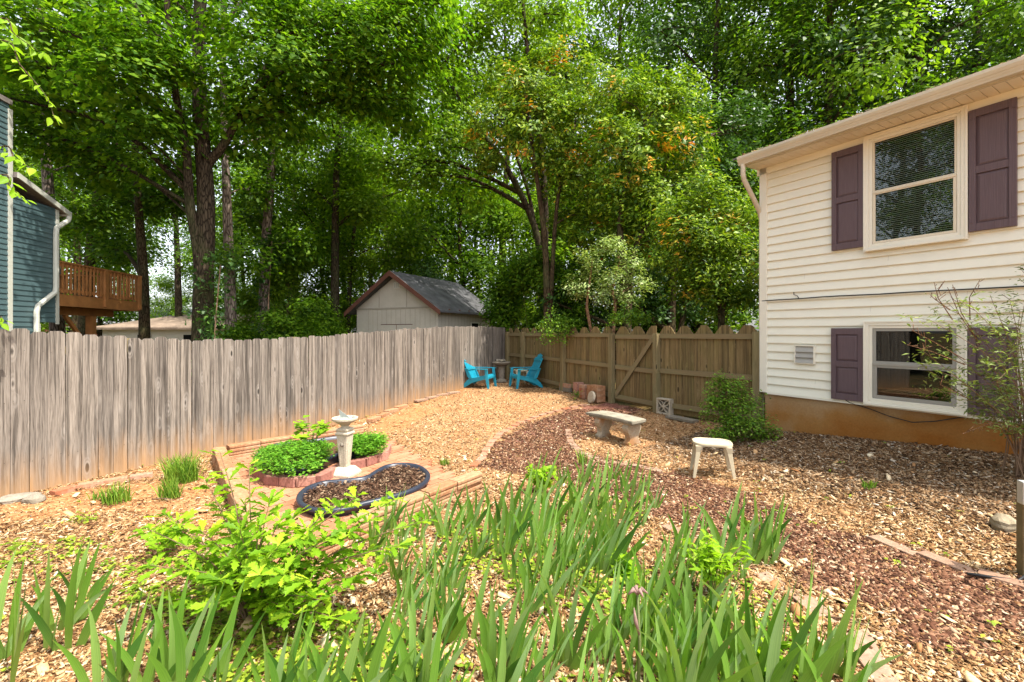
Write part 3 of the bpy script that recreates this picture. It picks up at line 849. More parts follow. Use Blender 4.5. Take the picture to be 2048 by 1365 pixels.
for s in np.arange(-1.2, LLEN - .5, 2.3):
    p = LF0 + LD * s; z = g(p.x, p.y)
    pm = MB(); pm.box(s, s + .09, .06, .15, z - .2, z + 1.62); pm.build("post", M['post_wood'], lf)

# ------------------------------------------------------------------ back fence: seen from its rail side, in sections, with a gate
bang = H_ANG
def bz(s): p = C0 + D * s; return g(p.x, p.y)
post_px = [1012, 1045, 1125, 1222, 1312, 1516]
post_s = [hu(p) for p in post_px]; post_s[-1] = -.09; post_s[0] = hu(1012) + .06
bf = thing("rail_fence", "mossy brown back fence with rails and posts facing the yard and scalloped picket tops", "fence", (C0.x, C0.y, 0), bang)
def bsection(parent, s0, s1, tops, gate=False):
    mb = MB(); s = s0; i = 0
    n = max(3, int(round((s1 - s0) / (.141)))); wd = (s1 - s0) / n
    k = rnd.randrange(3)
    for i in range(n):
        ph = (i + k) % 3
        zb = bz(s) + (.05 if gate else .02)
        zt = 1.795 + (.02 if ph == 1 else 0)
        kind = ('l', 'n', 'r')[ph]
        picket(mb, s + .002, wd - rnd.uniform(.003, .010), zb, zt + rnd.uniform(-.006, .006), .075 + rnd.uniform(0, .006), .016, .12, I4, 0, kind, idx=rnd.randrange(500))
        s += wd
    mb.build("picket_panel", M['picket_green'], parent)
def brail(parent, s0, s1, h0, h1, y0=.035, y1=.074, name="rail"):
    za0, za1 = h0, h1
    r = MB(); d = .088
    r.add([(s0, y0, za0), (s1, y0, za1), (s1, y1, za1), (s0, y1, za0), (s0, y0, za0 + d), (s1, y0, za1 + d), (s1, y1, za1 + d), (s0, y1, za0 + d)],
          [(0, 1, 2, 3), (4, 7, 6, 5), (0, 4, 5, 1), (3, 2, 6, 7), (0, 3, 7, 4), (1, 5, 6, 2)],
          [(0, s0), (0, s1), (.04, s1), (.04, s0), (.1, s0), (.1, s1), (.14, s1), (.14, s0)])
    r.build(name, M['post_wood'], parent)
for i in range(5):
    s0, s1 = post_s[i], post_s[i + 1]
    if i == 3: continue
    bsection(bf, s0, s1, None)
    za, zb_ = bz(s0), bz(s1)
    brail(bf, s0 + .06, s1 - .06, 1.57, 1.58)
    brail(bf, s0 + .06, s1 - .06, za * .5 + .83, zb_ * .5 + .83)
    brail(bf, s0 + .06, s1 - .06, za + .12, zb_ + .10)
for s, px in zip(post_s, post_px):
    z = bz(s); pm = MB(); pm.box(s - .055, s + .055, -.04, .07, z - .2, 1.66 if px in (1222, 1312) else 1.70)
    pm.build("post", M['post_wood'], bf, bevel=.006)
gs0, gs1 = post_s[3] + .065, post_s[4] - .065
gate = thing("gate", "plank gate with a diagonal brace in the back fence between two thick posts", "gate", (C0.x, C0.y, 0), bang)
bsection(gate, gs0, gs1, None, True)
brail(gate, gs0 + .02, gs1 - .02, 1.55, 1.55); brail(gate, gs0 + .02, gs1 - .02, .88, .86); brail(gate, gs0 + .02, gs1 - .02, bz(gs0) + .1, bz(gs1) + .1)
br = MB(); zl, zh = bz(gs0) + .18, 1.56
dv = Vector((gs1 - gs0 - .1, 0, zh - zl)); ln = dv.length; an = math.atan2(dv.z, dv.x)
br.box(0, ln, .018, .034, -.045, .045, Matrix.Translation((gs0 + .05, 0, zl)) @ Matrix.Rotation(-an, 4, 'Y')); br.build("brace", M['post_wood'], gate)

# ------------------------------------------------------------------ shed beyond the fence
def shed():
    sd = Vector((.43, .90, 0)).normalized(); ang = math.atan2(sd.y, sd.x)      # local x runs along the side wall, local y to the left along the gable
    base = at(876, 664, 14.6)
    t = thing("garden_shed", "grey shed with a dark gable roof showing over the fence corner", "shed", (base[0], base[1], 0), ang)
    W, L, ez, rz2 = 3.45, 3.7, 2.50, 3.66
    w = MB(); w.box(0, L, 0, W, -.1, ez); w.prism([(0.001, ez), (W - .001, ez), (W / 2, rz2 - .08)], .001, L - .001, Matrix(((0, 1, 0, 0), (1, 0, 0, 0), (0, 0, 1, 0), (0, 0, 0, 1))))
    w.build("wall", M['shed_wall'], t)
    g2 = MB()
    for i in range(15):
        y = .1 + i * .2; g2.box(-.004, 0, y, y + .012, 0, ez - .05)
    for i in range(19): g2.box(.2 + i * .2, .212 + i * .2, -.004, 0, 0, ez - .05)
    g2.build("groove_shade", M['shed_groove'], t)  # raised strips; the shade of the grooves is put into their darker colour
    tr = MB(); tr.box(-.02, -.001, 0, W, ez - .03, ez + .02); tr.box(-.012, -.001, W * .36, W * .36 + .02, ez + .02, ez + .62); tr.box(-.012, -.001, W * .70, W * .70 + .02, ez + .02, ez + .62)
    tr.build("trim", M['shed_groove'], t)
    Mx = Matrix(((0, 1, 0, 0), (1, 0, 0, 0), (0, 0, 1, 0), (0, 0, 0, 1)))
    o = .28; sl = (rz2 - ez) / (W / 2)
    r = MB(); r.prism([(-o, ez - o * sl), (W / 2, rz2), (W + o, ez - o * sl), (W + o, ez - o * sl + .06), (W / 2, rz2 + .07), (-o, ez - o * sl + .06)], -.30, L + .2, Mx)
    rf = r.build("roof", M['shed_roof'], t)
    b = MB(); b.prism([(-o - .01, ez - o * sl - .09), (W / 2, rz2 - .10), (W + o + .01, ez - o * sl - .09), (W + o + .01, ez - o * sl + .065), (W / 2, rz2 + .075), (-o - .01, ez - o * sl + .065)], -.325, -.3005, Mx)
    b.build("bargeboard", M['shed_trim'], rf)
    for i in range(6):
        q = MB(); q.box(.3 + i * .62, .36 + i * .62, -.24, .0, ez - .15, ez - .06); q.build("rafter_end", M['shed_trim'], rf)
    v = MB(); v.box(-.02, -.002, W / 2 - .18, W / 2 + .06, rz2 - .50, rz2 - .30); ve = v.build("gable_vent", M['white_wall'], t)
    for i in range(3):
        q = MB(); q.box(-.025, -.021, W / 2 - .165 + i * .075, W / 2 - .165 + i * .075 + .06, rz2 - .485, rz2 - .315); q.build("vent_slot", M['vent'], ve)
    for k in range(2):
        d = MB(); y0 = W * .29 + k * .68; d.box(-.015, -.001, y0, y0 + .66, 0, 1.93); d.build("door", M['shed_wall'], t)
    d = MB(); d.box(-.02, -.0155, W * .29, W * .29 + 1.34, 1.935, 1.955); d.box(-.02, -.0155, W * .29 + .662, W * .29 + .678, 0, 1.93); d.build("door_gap", M['shed_trim'], t)
    wd = MB(); wd.box(2.05, 2.6, -.02, -.001, 1.3, 2.05); wf = wd.build("window", M['white_wall'], t)
    p = MB(); p.box(2.09, 2.56, -.024, -.0205, 1.34, 2.01); p.build("pane", M['dark'], wf)
shed()

# ------------------------------------------------------------------ teal house and its deck at the left
def teal_house():
    S = Vector((-10.62, 9.6, 0)); dr = Vector((-.169, 1, 0)).normalized(); ang = math.atan2(dr.y, dr.x)
    t = thing("teal_house", "teal sided house with pale corner trim at the left edge", "house", (S.x, S.y, 0), ang)
    # local x along the wall away from the camera, local -y faces the yard
    W = MB()
    lap = .115
    siding(W, -5, .0, -.6, 6.5, 0, 0, lap, .014); siding(W, .0, 1.25, .62 + 1.3, 4.62, 0, 0, lap, .014); siding(W, .0, .72, -.6, .62 + 1.3, 0, 0, lap, .014)
    W.box(-5, 0, 0, 7, -.6, 6.5); W.box(0, .72, .001, 7, -.6, 1.92); W.box(0.001, 1.25, .001, 7, 1.92, 4.6)
    Wo = W.build("wall", M['teal'], t)
    tr = MB(); tr.box(-.03, .06, -.03, 0, -.6, 6.4); tr.box(1.19, 1.27, -.03, 0, 1.88, 4.6); tr.box(.70, .75, -.028, 0, -.6, 1.88); tr.build("corner_trim", M['teal_trim'], t)
    r = MB(); r.prism([(.07, 4.99), (1.42, 4.54), (1.42, 4.64), (.07, 5.10)], -.10, 7.2); ro = r.build("roof", M['shingle'], t)
    f = MB(); f.prism([(.07, 4.98), (1.42, 4.52), (1.42, 4.635), (.07, 5.095)], -.13, -.101); f.build("bargeboard", M['teal_trim'], ro)
    f = MB(); f.box(1.421, 1.52, -.12, 7, 4.50, 4.62); f.build("gutter", M['teal_trim'], ro)
    d = MB(); d.tube([(1.47, -.10, 4.5), (1.45, -.09, 4.40), (1.15, -.06, 4.15), (1.13, -.06, 4.0), (1.13, -.06, 2.75), (1.10, -.06, 2.62), (.64, -.06, 2.28), (.60, -.06, 2.15), (.60, -.06, -.5)], .052, 8)
    d.build("downspout", M['teal_trim'], t, smooth=40)
    r2 = MB(); r2.box(-5.2, .04, -.04, 7.2, 6.5, 6.6); r2.build("upper_roof", M['shingle'], t)
    # deck behind
    k = thing("wooden_deck", "raised brown stained deck with a baluster railing behind the teal house", "deck", (S.x, S.y, 0), ang)
    x0, x1, y0, y1, zf = 1.28, 4.25, -.04, 4.0, 2.57
    fl = MB()
    yy = y0 + .02
    while yy < y1: fl.box(x0, x1 + .04, yy, yy + .135, zf, zf + .035); yy += .142
    fl.build("floor", M['deck'], k)
    jo = MB(); jo.box(x0, x1 + .03, y0 - .0, y0 + .04, zf - .25, zf - .001); jo.box(x1 - .01, x1 + .03, y0 + .041, y1, zf - .25, zf - .001)
    for x in np.arange(x0 + .3, x1 - .2, .42): jo.box(x, x + .04, y0 + .041, y1, zf - .22, zf - .002)
    jo.build("joist", M['deck'], k)
    be = MB(); be.box(x0 - .5, x1 - .5, .35, .43, zf - .44, zf - .251); be.build("beam", M['deck'], k)
    rl = MB(); rl.box(x0, x1 + .06, y0 - .03, y0 + .11, zf + .79, zf + .825); rl.box(x0, x1, y0 + .02, y0 + .06, zf + .70, zf + .789); rl.box(x0, x1, y0 + .02, y0 + .06, zf + .10, zf + .17)
    rl.box(x1 - .04, x1 + .06, y0 + .111, y1, zf + .79, zf + .825); rl.box(x1, x1 + .04, y0 + .111, y1, zf + .10, zf + .17)
    rl.build("railing", M['deck'], k)
    x = x0 + .06
    for i in range(100):
        if x > x1 - .08: break
        b = MB(); b.box(x, x + .035, y0 - .016, y0 + .019, zf + .06, zf + .789); b.build("baluster", M['deck'], k); x += .128
    y = y0 + .2
    while y < y1:
        b = MB(); b.box(x1 + .041, x1 + .075, y, y + .035, zf + .06, zf + .789); b.build("baluster", M['deck'], k); y += .128
    for x in (x0 + 1.45, x1 - .09):
        b = MB(); b.box(x, x + .10, y0 - .045, y0 + .06, zf - .2, zf + .788); b.build("railing_post", M['deck'], k)
    for x in (.95, x0 + 1.55):
        b = MB(); b.box(x, x + .16, .30, .46, -.6, zf - .44); b.build("post", M['deck'], k)
    b = MB(); b.tube([(x0 + 1.6, .39, 1.2), (x0 + .75, .39, zf - .45)], .055, 4); b.build("brace", M['deck'], k)
teal_house()

def far_house(name, label, px0, px1, Y, z_eave, z_ridge, rw, rr, depth, gable=None):
    x0, x1 = at(px0, 0, Y)[0], at(px1, 0, Y)[0]
    t = thing(name, label, "house", (x0, Y, 0), 0)
    L = x1 - x0; w = MB(); w.box(0, L, 0, depth, -.8, z_eave)
    if gable:
        w.prism([(0.001, z_eave), (gable, z_eave), (gable * .5, z_eave + .75)], -.001, .2)
    w.build("wall", rw, t)
    r = MB(); o = .5
    v = [(-o, -o, z_eave), (L + o, -o, z_eave), (L + o, depth + o, z_eave), (-o, depth + o, z_eave), (depth * .3, depth / 2, z_ridge), (L - depth * .3, depth / 2, z_ridge)]
    v += [(a, b, c - .12) for a, b, c in v[:4]]
    r.add(v, [(0, 1, 5, 4), (1, 2, 5), (2, 3, 4, 5), (3, 0, 4), (0, 6, 7, 1), (1, 7, 8, 2), (2, 8, 9, 3), (3, 9, 6, 0), (9, 8, 7, 6)])
    r.build("roof", rr, t)
    for i in range(3):
        x = L * (.2 + .27 * i); wi = MB(); wi.box(x, x + .9, -.03, -.005, .6, z_eave - .35); fr = wi.build("window", M['white_wall'], t)
        p = MB(); p.box(x + .08, x + .82, -.035, -.0305, .68, z_eave - .43); p.build("pane", M['dark'], fr)
    return t
far_house("ranch_house", "low tan house with a stained brown roof seen between trunks beyond the left fence", 205, 545, 27, 1.95, 2.85, M['white_wall'], M['roof_brown'], 7)
far_house("brick_house", "brick house under a long grey roof farther off beyond the deck", 60, 420, 44, 2.55, 4.1, M['brick_wall'], M['roof_grey'], 9)
far_house("white_house", "distant white house glimpsed beside the shed corner", 970, 1060, 34, 2.2, 2.5, M['white_wall'], M['roof_grey'], 6)

# ------------------------------------------------------------------ retaining walls of the patio: every block is its own thing
def block_mesh(name, L, Wd, H, ridged=True):
    m = MB()
    if ridged:
        a = H * .5
        pr = [(-Wd / 2, 0), (-Wd / 2 - .0, a - .012), (-Wd / 2 + .008, a - .006), (-Wd / 2 + .008, a + .004), (-Wd / 2, a + .01), (-Wd / 2, H - .008), (-Wd / 2 + .008, H),
              (Wd / 2 - .008, H), (Wd / 2, H - .008), (Wd / 2, a + .01), (Wd / 2 - .008, a + .004), (Wd / 2 - .008, a - .006), (Wd / 2, a - .012), (Wd / 2, 0)]
        m.prism(pr, -L / 2, L / 2, Matrix(((0, 1, 0, 0), (1, 0, 0, 0), (0, 0, 1, 0), (0, 0, 0, 1))))
    else: m.box(-L / 2, L / 2, -Wd / 2, Wd / 2, 0, H)
    o = m.build(name, M['wallblock'], None, bevel=.005)
    return o
def lay_blocks(name, proto, pts, L, label, cat, group, zf, gap=.006, start=0.0, sink=0.0, jit=.008):
    """copies of one block laid end to end along a polyline"""
    pts = [Vector(p) for p in pts]; seg = [(b - a).length for a, b in zip(pts[:-1], pts[1:])]; tot = sum(seg)
    s = L / 2 + start; out = []
    while s < tot - L * .35:
        r_ = s
        for a, b, l_ in zip(pts[:-1], pts[1:], seg):
            if r_ <= l_ or b is pts[-1]: break
            r_ -= l_
        p = a + (b - a) * (r_ / l_); d = (b - a).normalized()
        o = proto if not proto.get('label') else proto.copy()
        if o is not proto: COL.objects.link(o)
        o.location = (p.x + rnd.uniform(-jit, jit), p.y + rnd.uniform(-jit, jit), zf(p.x, p.y) - sink + rnd.uniform(-.003, .003))
        o.rotation_euler = (rnd.uniform(-.012, .012), rnd.uniform(-.012, .012), math.atan2(d.y, d.x) + rnd.uniform(-.02, .02))
        tag(o, label, cat, group); out.append(o); s += L + gap
    return out
BL = .385
bp = block_mesh("retaining_block", BL, .14, .085)
P0, P1, P1b, P2, P3 = PATIO
for lvl in range(2):
    st_ = .0 if lvl == 0 else -.19
    where = "in the lower course" if lvl == 0 else "capping the top course"
    z = lambda x, y, l_=lvl: PZ - .012 + l_ * .087
    lay_blocks("retaining_block", bp, [P0 + Vector((.1, .0, 0)), P1 + Vector((.06, .02, 0))], BL, f"tan retaining block {where} of the patio wall along the grey fence", "block", f"patio wall blocks along the fence, {where}", z, start=st_ + .2 * lvl)
    lay_blocks("retaining_block", bp, [P0 + Vector((.02, -.05, 0)), P3 + Vector((0, .08, 0))], BL, f"tan retaining block {where} of the patio wall on its left side", "block", f"patio wall blocks on the left, {where}", z, start=st_ + .2 * lvl)
    lay_blocks("retaining_block", bp, [P2 + Vector((.04, .02, 0)), P3 + Vector((.1, .05, 0))], BL, f"tan retaining block {where} of the patio wall nearest the irises", "block", f"patio wall blocks by the irises, {where}", z, start=st_ + .2 * lvl)

# ------------------------------------------------------------------ edging bricks
def brick_proto(name, L, Wd, H, mat):
    m = MB(); m.box(-L / 2, L / 2, -Wd / 2, Wd / 2, 0, H); return m.build(name, M[mat], None, bevel=.006)
gzf = lambda x, y: g(x, y)
def px_line(pts): return [Vector((*unp(*p)[:2], 0)) for p in pts]
eb = brick_proto("edging_brick", .21, .10, .06, 'brick')
lay_blocks("edging_brick", eb, px_line([(105, 990), (160, 975), (230, 963), (300, 952), (330, 945)]), .21, "red brick edging laid along the foot of the grey fence beside the grass tuft", "brick", "edging bricks along the left fence", gzf, sink=.02)
eb2 = brick_proto("edging_block", .36, .13, .07, 'wallblock')
lay_blocks("edging_block", eb2, px_line([(738, 846), (780, 826), (825, 808)]), .36, "long tan edging block against the fence above the patio corner", "block", "long edging blocks against the fence", gzf, sink=.01)
eb4 = brick_proto("edging_block", .36, .13, .04, 'slab')
lay_blocks("edging_block", eb4, px_line([(830, 805), (880, 792), (925, 783)]), .36, "flat grey edging block at the fence foot near the left blue chair", "block", "flat edging blocks near the blue chairs", gzf, sink=.01)
eb3 = brick_proto("path_brick", .20, .10, .055, 'brick')
lay_blocks("path_brick", eb3, px_line([(945, 935), (962, 918), (980, 890), (1000, 868), (1040, 846), (1085, 830), (1130, 818), (1170, 810)]), .20, "brick in the curved edging between tan chips and red mulch", "brick", "curved path edging bricks", gzf, sink=.036, gap=.05, jit=.016)
eb5 = brick_proto("path_brick", .30, .10, .05, 'slab')
lay_blocks("path_brick", eb5, px_line([(1745, 1078), (1800, 1098), (1880, 1123), (1950, 1148), (2048, 1172), (2120, 1190)]), .30, "pale red edging paver along the house side of the red mulch path", "brick", "edging pavers on the house side of the path", gzf, sink=.03, gap=.01)
eb6 = brick_proto("path_brick", .26, .12, .05, 'slab')
lay_blocks("path_brick", eb6, px_line([(1330, 1052), (1400, 1082), (1470, 1120), (1540, 1160), (1600, 1195), (1650, 1235), (1690, 1272)]), .26, "half buried edging paver on the iris side of the red mulch path", "brick", "edging pavers on the iris side of the path", gzf, sink=.040, gap=.05)
eb7 = brick_proto("path_brick", .20, .10, .05, 'slab')
lay_blocks("path_brick", eb7, px_line([(1135, 860), (1142, 885), (1160, 905), (1210, 925), (1260, 930), (1330, 945)]), .20, "sunken brick edging curving round below the concrete bench", "brick", "sunken bricks below the bench", gzf, sink=.038, gap=.03)
def slab_stone():
    p = [unp(*q) for q in ((1690, 1275), (1735, 1262), (1765, 1318), (1800, 1370), (1760, 1385), (1720, 1330))]
    cx = sum(q[0] for q in p) / 6; cy = sum(q[1] for q in p) / 6; z = g(cx, cy)
    m = MB(); m.slab([(q[0] - cx, q[1] - cy) for q in p][::-1], -.03, .018); o = m.build("stepping_slab", M['slab'], None, bevel=.004)
    o.location = (cx, cy, z); tag(o, "pale pink stone slab flush in the chips at the bottom right corner", "slab")
slab_stone()

def rock(name, loc, sx, sy, sz, label, mat='rock', seed=1):
    bm = bmesh.new(); bmesh.ops.create_icosphere(bm, subdivisions=3, radius=1)
    r_ = np.random.default_rng(seed); ph = r_.uniform(0, 6, 9); cuts = r_.normal(0, 1, (7, 3)); cuts /= np.linalg.norm(cuts, axis=1)[:, None]
    for v in bm.verts:
        p = np.array(v.co); d = max([float(p @ c) for c in cuts])
        k = 1 if d < .78 else .78 / d
        k *= 1 + .05 * math.sin(p[0] * 5 + ph[0]) * math.sin(p[1] * 6 + ph[1]) + .03 * math.sin(p[2] * 11 + ph[2])
        v.co = Vector((p[0] * sx * k, p[1] * sy * k, p[2] * sz * k))
    me = bpy.data.meshes.new(name); bm.to_mesh(me); bm.free(); me.materials.append(M[mat])
    o = link(bpy.data.objects.new(name, me)); o.location = loc; o.rotation_euler = (0, 0, seed * 1.3)
    return tag(o, label, "rock")
x, y, z = unp(35, 1000); rock("rock", (x, y, z + .01), .17, .10, .06, "long flat grey rock at the fence foot at the left edge", 'grey_stone', 3)
x, y, z = unp(68, 1004); rock("rock", (x, y, z + .01), .09, .08, .065, "small rounded grey rock beside the first edging brick", 'grey_stone', 5)
x, y, z = unp(2008, 1058); rock("rock", (x, y, z + .03), .105, .085, .08, "tan field rock in the chips near the right post", 'rock', 8)

# ------------------------------------------------------------------ planters
def closed_curve(pts, n=72):
    P = np.array(pts, float); k = len(P); out = []
    for i in range(n):
        t = i / n * k; j = int(t); f = t - j
        p0, p1, p2, p3 = P[(j - 1) % k], P[j % k], P[(j + 1) % k], P[(j + 2) % k]
        out.append(.5 * (2 * p1 + (p2 - p0) * f + (2 * p0 - 5 * p1 + 4 * p2 - p3) * f * f + (3 * p1 - p0 - 3 * p2 + p3) * f ** 3))
    return np.array(out)
def liner(parent, curve, zb, zr, wdt, taper, name, mat):
    n = len(curve); m = MB()
    t = np.roll(curve, -1, 0) - np.roll(curve, 1, 0); t /= np.linalg.norm(t, axis=1)[:, None]
    nr = np.stack([t[:, 1], -t[:, 0]], -1)
    area = np.sum(curve[:, 0] * np.roll(curve[:, 1], -1) - np.roll(curve[:, 0], -1) * curve[:, 1])
    if area < 0: nr = -nr                                   # nr points outwards
    rings = [(-.02 - taper, zb), (-.02, zr - .03), (.0, zr - .032), (.0, zr - .012), (-.012, zr), (-wdt + .012, zr), (-wdt, zr - .012), (-wdt - .012, zr - .05), (-wdt - .02 - taper, zb + .01)]
    for o, z in rings:
        pts = curve + nr * o
        m.v += [(p[0], p[1], z) for p in pts]; m.uv += [(i / n, z) for i in range(n)]
    for r_ in range(len(rings) - 1):
        for i in range(n):
            j = (i + 1) % n; m.f.append((r_ * n + i, r_ * n + j, (r_ + 1) * n + j, (r_ + 1) * n + i)); m.mi.append(0)
    return m.build(name, mat, parent, smooth=50), curve + nr * (-wdt - .005)
RZ = .095
kpx = [(592, 1000), (603, 980), (643, 964), (690, 959), (728, 954), (748, 943), (772, 931), (806, 927), (838, 931), (858, 944), (858, 960), (835, 977), (790, 993), (732, 1007), (684, 1019), (636, 1022), (606, 1014)]
kc = closed_curve([unp(px, py, RZ - g(*unp(px, py)[:2]))[:2] if False else at(px, py, FPX * (CAM_H - RZ) / (py - HOR))[:2] for px, py in kpx])
kt = thing("kidney_planter", "empty kidney shaped black planter rim filled with dark mulch in front of the sundial", "planter", (0, 0, PZ))
lin, inner = liner(kt, kc, 0, RZ, .05, .03, "liner", M['liner'])
sl = MB(); sl.v = [(p[0], p[1], .035 + .012 * math.sin(p[0] * 9)) for p in inner] + [(*inner.mean(0), .05)]; nI = len(inner)
sl.uv = [(0, 0)] * (nI + 1); sl.f = [(i, (i + 1) % nI, nI) for i in range(nI)]; sl.mi = [0] * nI
sl.build("soil", M['chip_black'], kt)
def in_poly_sampler(poly):
    poly = np.array(poly); lo, hi = poly.min(0), poly.max(0)
    def f(n):
        X = []; Y = []
        while sum(len(a) for a in X) < n:
            x = rng.uniform(lo[0], hi[0], 4000); y = rng.uniform(lo[1], hi[1], 4000); k = pip(x, y, poly); X.append(x[k]); Y.append(y[k])
        return np.concatenate(X)[:n], np.concatenate(Y)[:n]
    return f
mu = chips("mulch", M['chip_black'], 3000, in_poly_sampler(inner * .985 + inner.mean(0) * .015), .02, .05, (.2, .5), .03, .4, zbase=.055)
mu.parent = kt
ring_px = [(515, 950), (545, 968), (590, 972), (635, 968), (668, 950), (698, 938), (735, 930), (768, 918), (776, 900)]
rb = brick_proto("ring_block", .19, .10, .10, 'ringblock')
ring_w = [at(px, py, FPX * (CAM_H - .02) / (py - HOR))[:2] for px, py in ring_px]
lay_blocks("ring_block", rb, [Vector((*p, 0)) for p in ring_w], .19, "dark red rough block edging the herb bed behind the sundial", "block", "dark red blocks round the herb bed", lambda x, y: PZ, gap=.004)
back_px = [(512, 922), (545, 938), (598, 942), (640, 930), (668, 914), (702, 904), (752, 893), (766, 882), (740, 872), (680, 874), (620, 882), (550, 890), (512, 910)]
bc = closed_curve([at(px, py, FPX * (CAM_H - .12) / (py - HOR))[:2] for px, py in back_px])
bt = thing("herb_planter", "black planter rim behind the sundial packed with bright green herbs", "planter", (0, 0, PZ))
lin2, inner2 = liner(bt, bc, 0, .13, .045, .03, "liner", M['liner'])
sl = MB(); sl.v = [(p[0], p[1], .09) for p in inner2] + [(*inner2.mean(0), .09)]; nI = len(inner2)
sl.uv = [(0, 0)] * (nI + 1); sl.f = [(i, (i + 1) % nI, nI) for i in range(nI)]; sl.mi = [0] * nI
sl.build("soil", M['chip_black'], bt)

# ------------------------------------------------------------------ sundial
def sundial():
    x, y, _ = unp(690, 958); y += .10; x = (690 - 1024) / FPX * y
    t = thing("sundial", "cream stone sundial on a tapered pedestal standing between the two planters", "sundial", (x, y, PZ), R(-14))
    def frust(mb, secs):
        b = len(mb.v); vs = []; fs = []
        for w, z in secs: vs += [(-w, -w, z), (w, -w, z), (w, w, z), (-w, w, z)]
        for i in range(len(secs) - 1):
            for k in range(4): fs.append((i * 4 + k, i * 4 + (k + 1) % 4, i * 4 + 4 + (k + 1) % 4, i * 4 + 4 + k))
        fs += [(3, 2, 1, 0), tuple(len(secs) * 4 - 4 + k for k in range(4))]
        mb.add(vs, fs)
    b = MB(); frust(b, [(.135, 0), (.135, .03), (.085, .095), (.058, .105)]); b.build("base", M['sundial'], t, bevel=.004)
    p = MB(); frust(p, [(.04, .105), (.044, .112), (.068, .475), (.07, .48)]); ped = p.build("pedestal", M['sundial'], t, bevel=.004)
    for sgn, ax in ((-1, 'y'), (1, 'x')):
        fm = MB()
        for a0, a1, z0, z1 in ((.036, .044, .14, .45), (-.044, -.036, .14, .45)):
            def wq(z): return .044 + (.068 - .044) * (z - .112) / .363
            k0, k1 = wq(z0) / .062, wq(z1) / .062
            vs = [(a0 * k0, -wq(z0) - .004, z0), (a1 * k0, -wq(z0) - .004, z0), (a1 * k1 * .9, -wq(z1) - .004, z1), (a0 * k1 * .9, -wq(z1) - .004, z1)]
            vs += [(q[0], q[1] + .008, q[2]) for q in vs]
            if ax == 'x': vs = [(-q[1], q[0], q[2]) for q in vs]
            fm.add(vs, [(0, 1, 2, 3), (4, 7, 6, 5), (0, 4, 5, 1), (1, 5, 6, 2), (2, 6, 7, 3), (3, 7, 4, 0)])
        fm.build("panel_moulding", M['sundial'], ped)
    ro = MB(); ro.lathe([(0, 0), (.026, 0), (.022, .007), (.013, .011), (0, .014)], 14)
    ro.v = [(a, -.0625 - c, .37 + b_) for a, b_, c in ro.v]; ro.build("rosette", M['grey_stone'], ped, smooth=True)
    c = MB(); frust(c, [(.07, .48), (.08, .486), (.08, .502), (.073, .512), (.064, .52), (.075, .53), (.078, .545), (.068, .552), (.045, .566)]); c.build("capital", M['sundial'], t, bevel=.003)
    d = MB(); d.lathe([(.045, .566), (.042, .58), (.06, .60), (.10, .625), (.135, .645), (.146, .655), (.148, .675), (.14, .68), (.128, .672), (0, .671)], 36); d.build("dish", M['sundial'], t, smooth=40)
    pl = MB(); pl.lathe([(.118, .672), (.118, .677), (.10, .6785), (0, .6785)], 36); di = pl.build("dial_plate", M['verdigris'], t, smooth=40)
    for k in range(12):
        a = 2 * math.pi * k / 12; q = MB(); q.box(.092, .110, -.003, .003, .6775, .6815, Matrix.Rotation(a, 4, 'Z')); q.build("hour_mark", M['weathered_post'], di)
    gn = MB(); gn.prism([(-.055, .6785), (.055, .6785), (-.075, .775)], -.003, .003, Matrix.Rotation(R(14), 4, 'Z')); gn.build("gnomon", M['verdigris'], di)
sundial()

# ------------------------------------------------------------------ concrete bench
def bench():
    lx, ly, _ = unp(1202, 880); rx, ry, _ = unp(1258, 890)
    a = Vector((*unp(1203, 872)[:2], 0)); b = Vector((*unp(1262, 888)[:2], 0))
    d = (b - a).normalized(); ang = math.atan2(d.y, d.x); c = (a + b) / 2; z = g(c.x, c.y)
    t = thing("concrete_bench", "lichened concrete garden bench with scrolled clay stained legs on the mulch", "bench", (c.x, c.y, z - .02), ang)
    n = 18; L = .98; W = .34
    def top_poly(L, W):
        pts = []
        for i in range(n + 1):
            s_ = -1 + 2 * i / n; pts.append((s_ * L / 2, -W / 2 + .06 * (1 - s_ * s_)))
        for i in range(n + 1):
            s_ = 1 - 2 * i / n; pts.append((s_ * L / 2 * .94, W / 2 + .06 * (1 - s_ * s_)))
        return pts
    tp = MB(); tp.slab(top_poly(L, W), .355, .40); tp.slab(top_poly(L * .94, W * .86), .33, .3549)
    top = tp.build("seat", M['bench_top'], t, bevel=.008)
    bead = MB()
    pts = top_poly(L + .006, W + .006)
    for i in range(n):
        p, q = pts[i], pts[i + 1]
        for k in range(3):
            f = k / 3; bead.box(-.008, .008, -.004, .004, .362, .392, Matrix.Translation((p[0] + (q[0] - p[0]) * f, p[1] + (q[1] - p[1]) * f, 0)))
    bead.build("beading", M['bench_top'], top)
    for sx in (-1, 1):
        lg = MB()
        half = [(.115, 0), (.135, .02), (.135, .045), (.10, .065), (.085, .10), (.10, .15), (.135, .20), (.155, .25), (.15, .29), (.125, .31), (.14, .33)]
        pl = half + [(-p, q) for p, q in half[::-1]]
        lg.prism(pl, -.055, .055, Matrix.Translation((sx * .30, .03, 0)) @ Matrix.Rotation(R(90), 4, 'Z'))
        lg.build("leg", M['bench_leg'], t, bevel=.012)
bench()

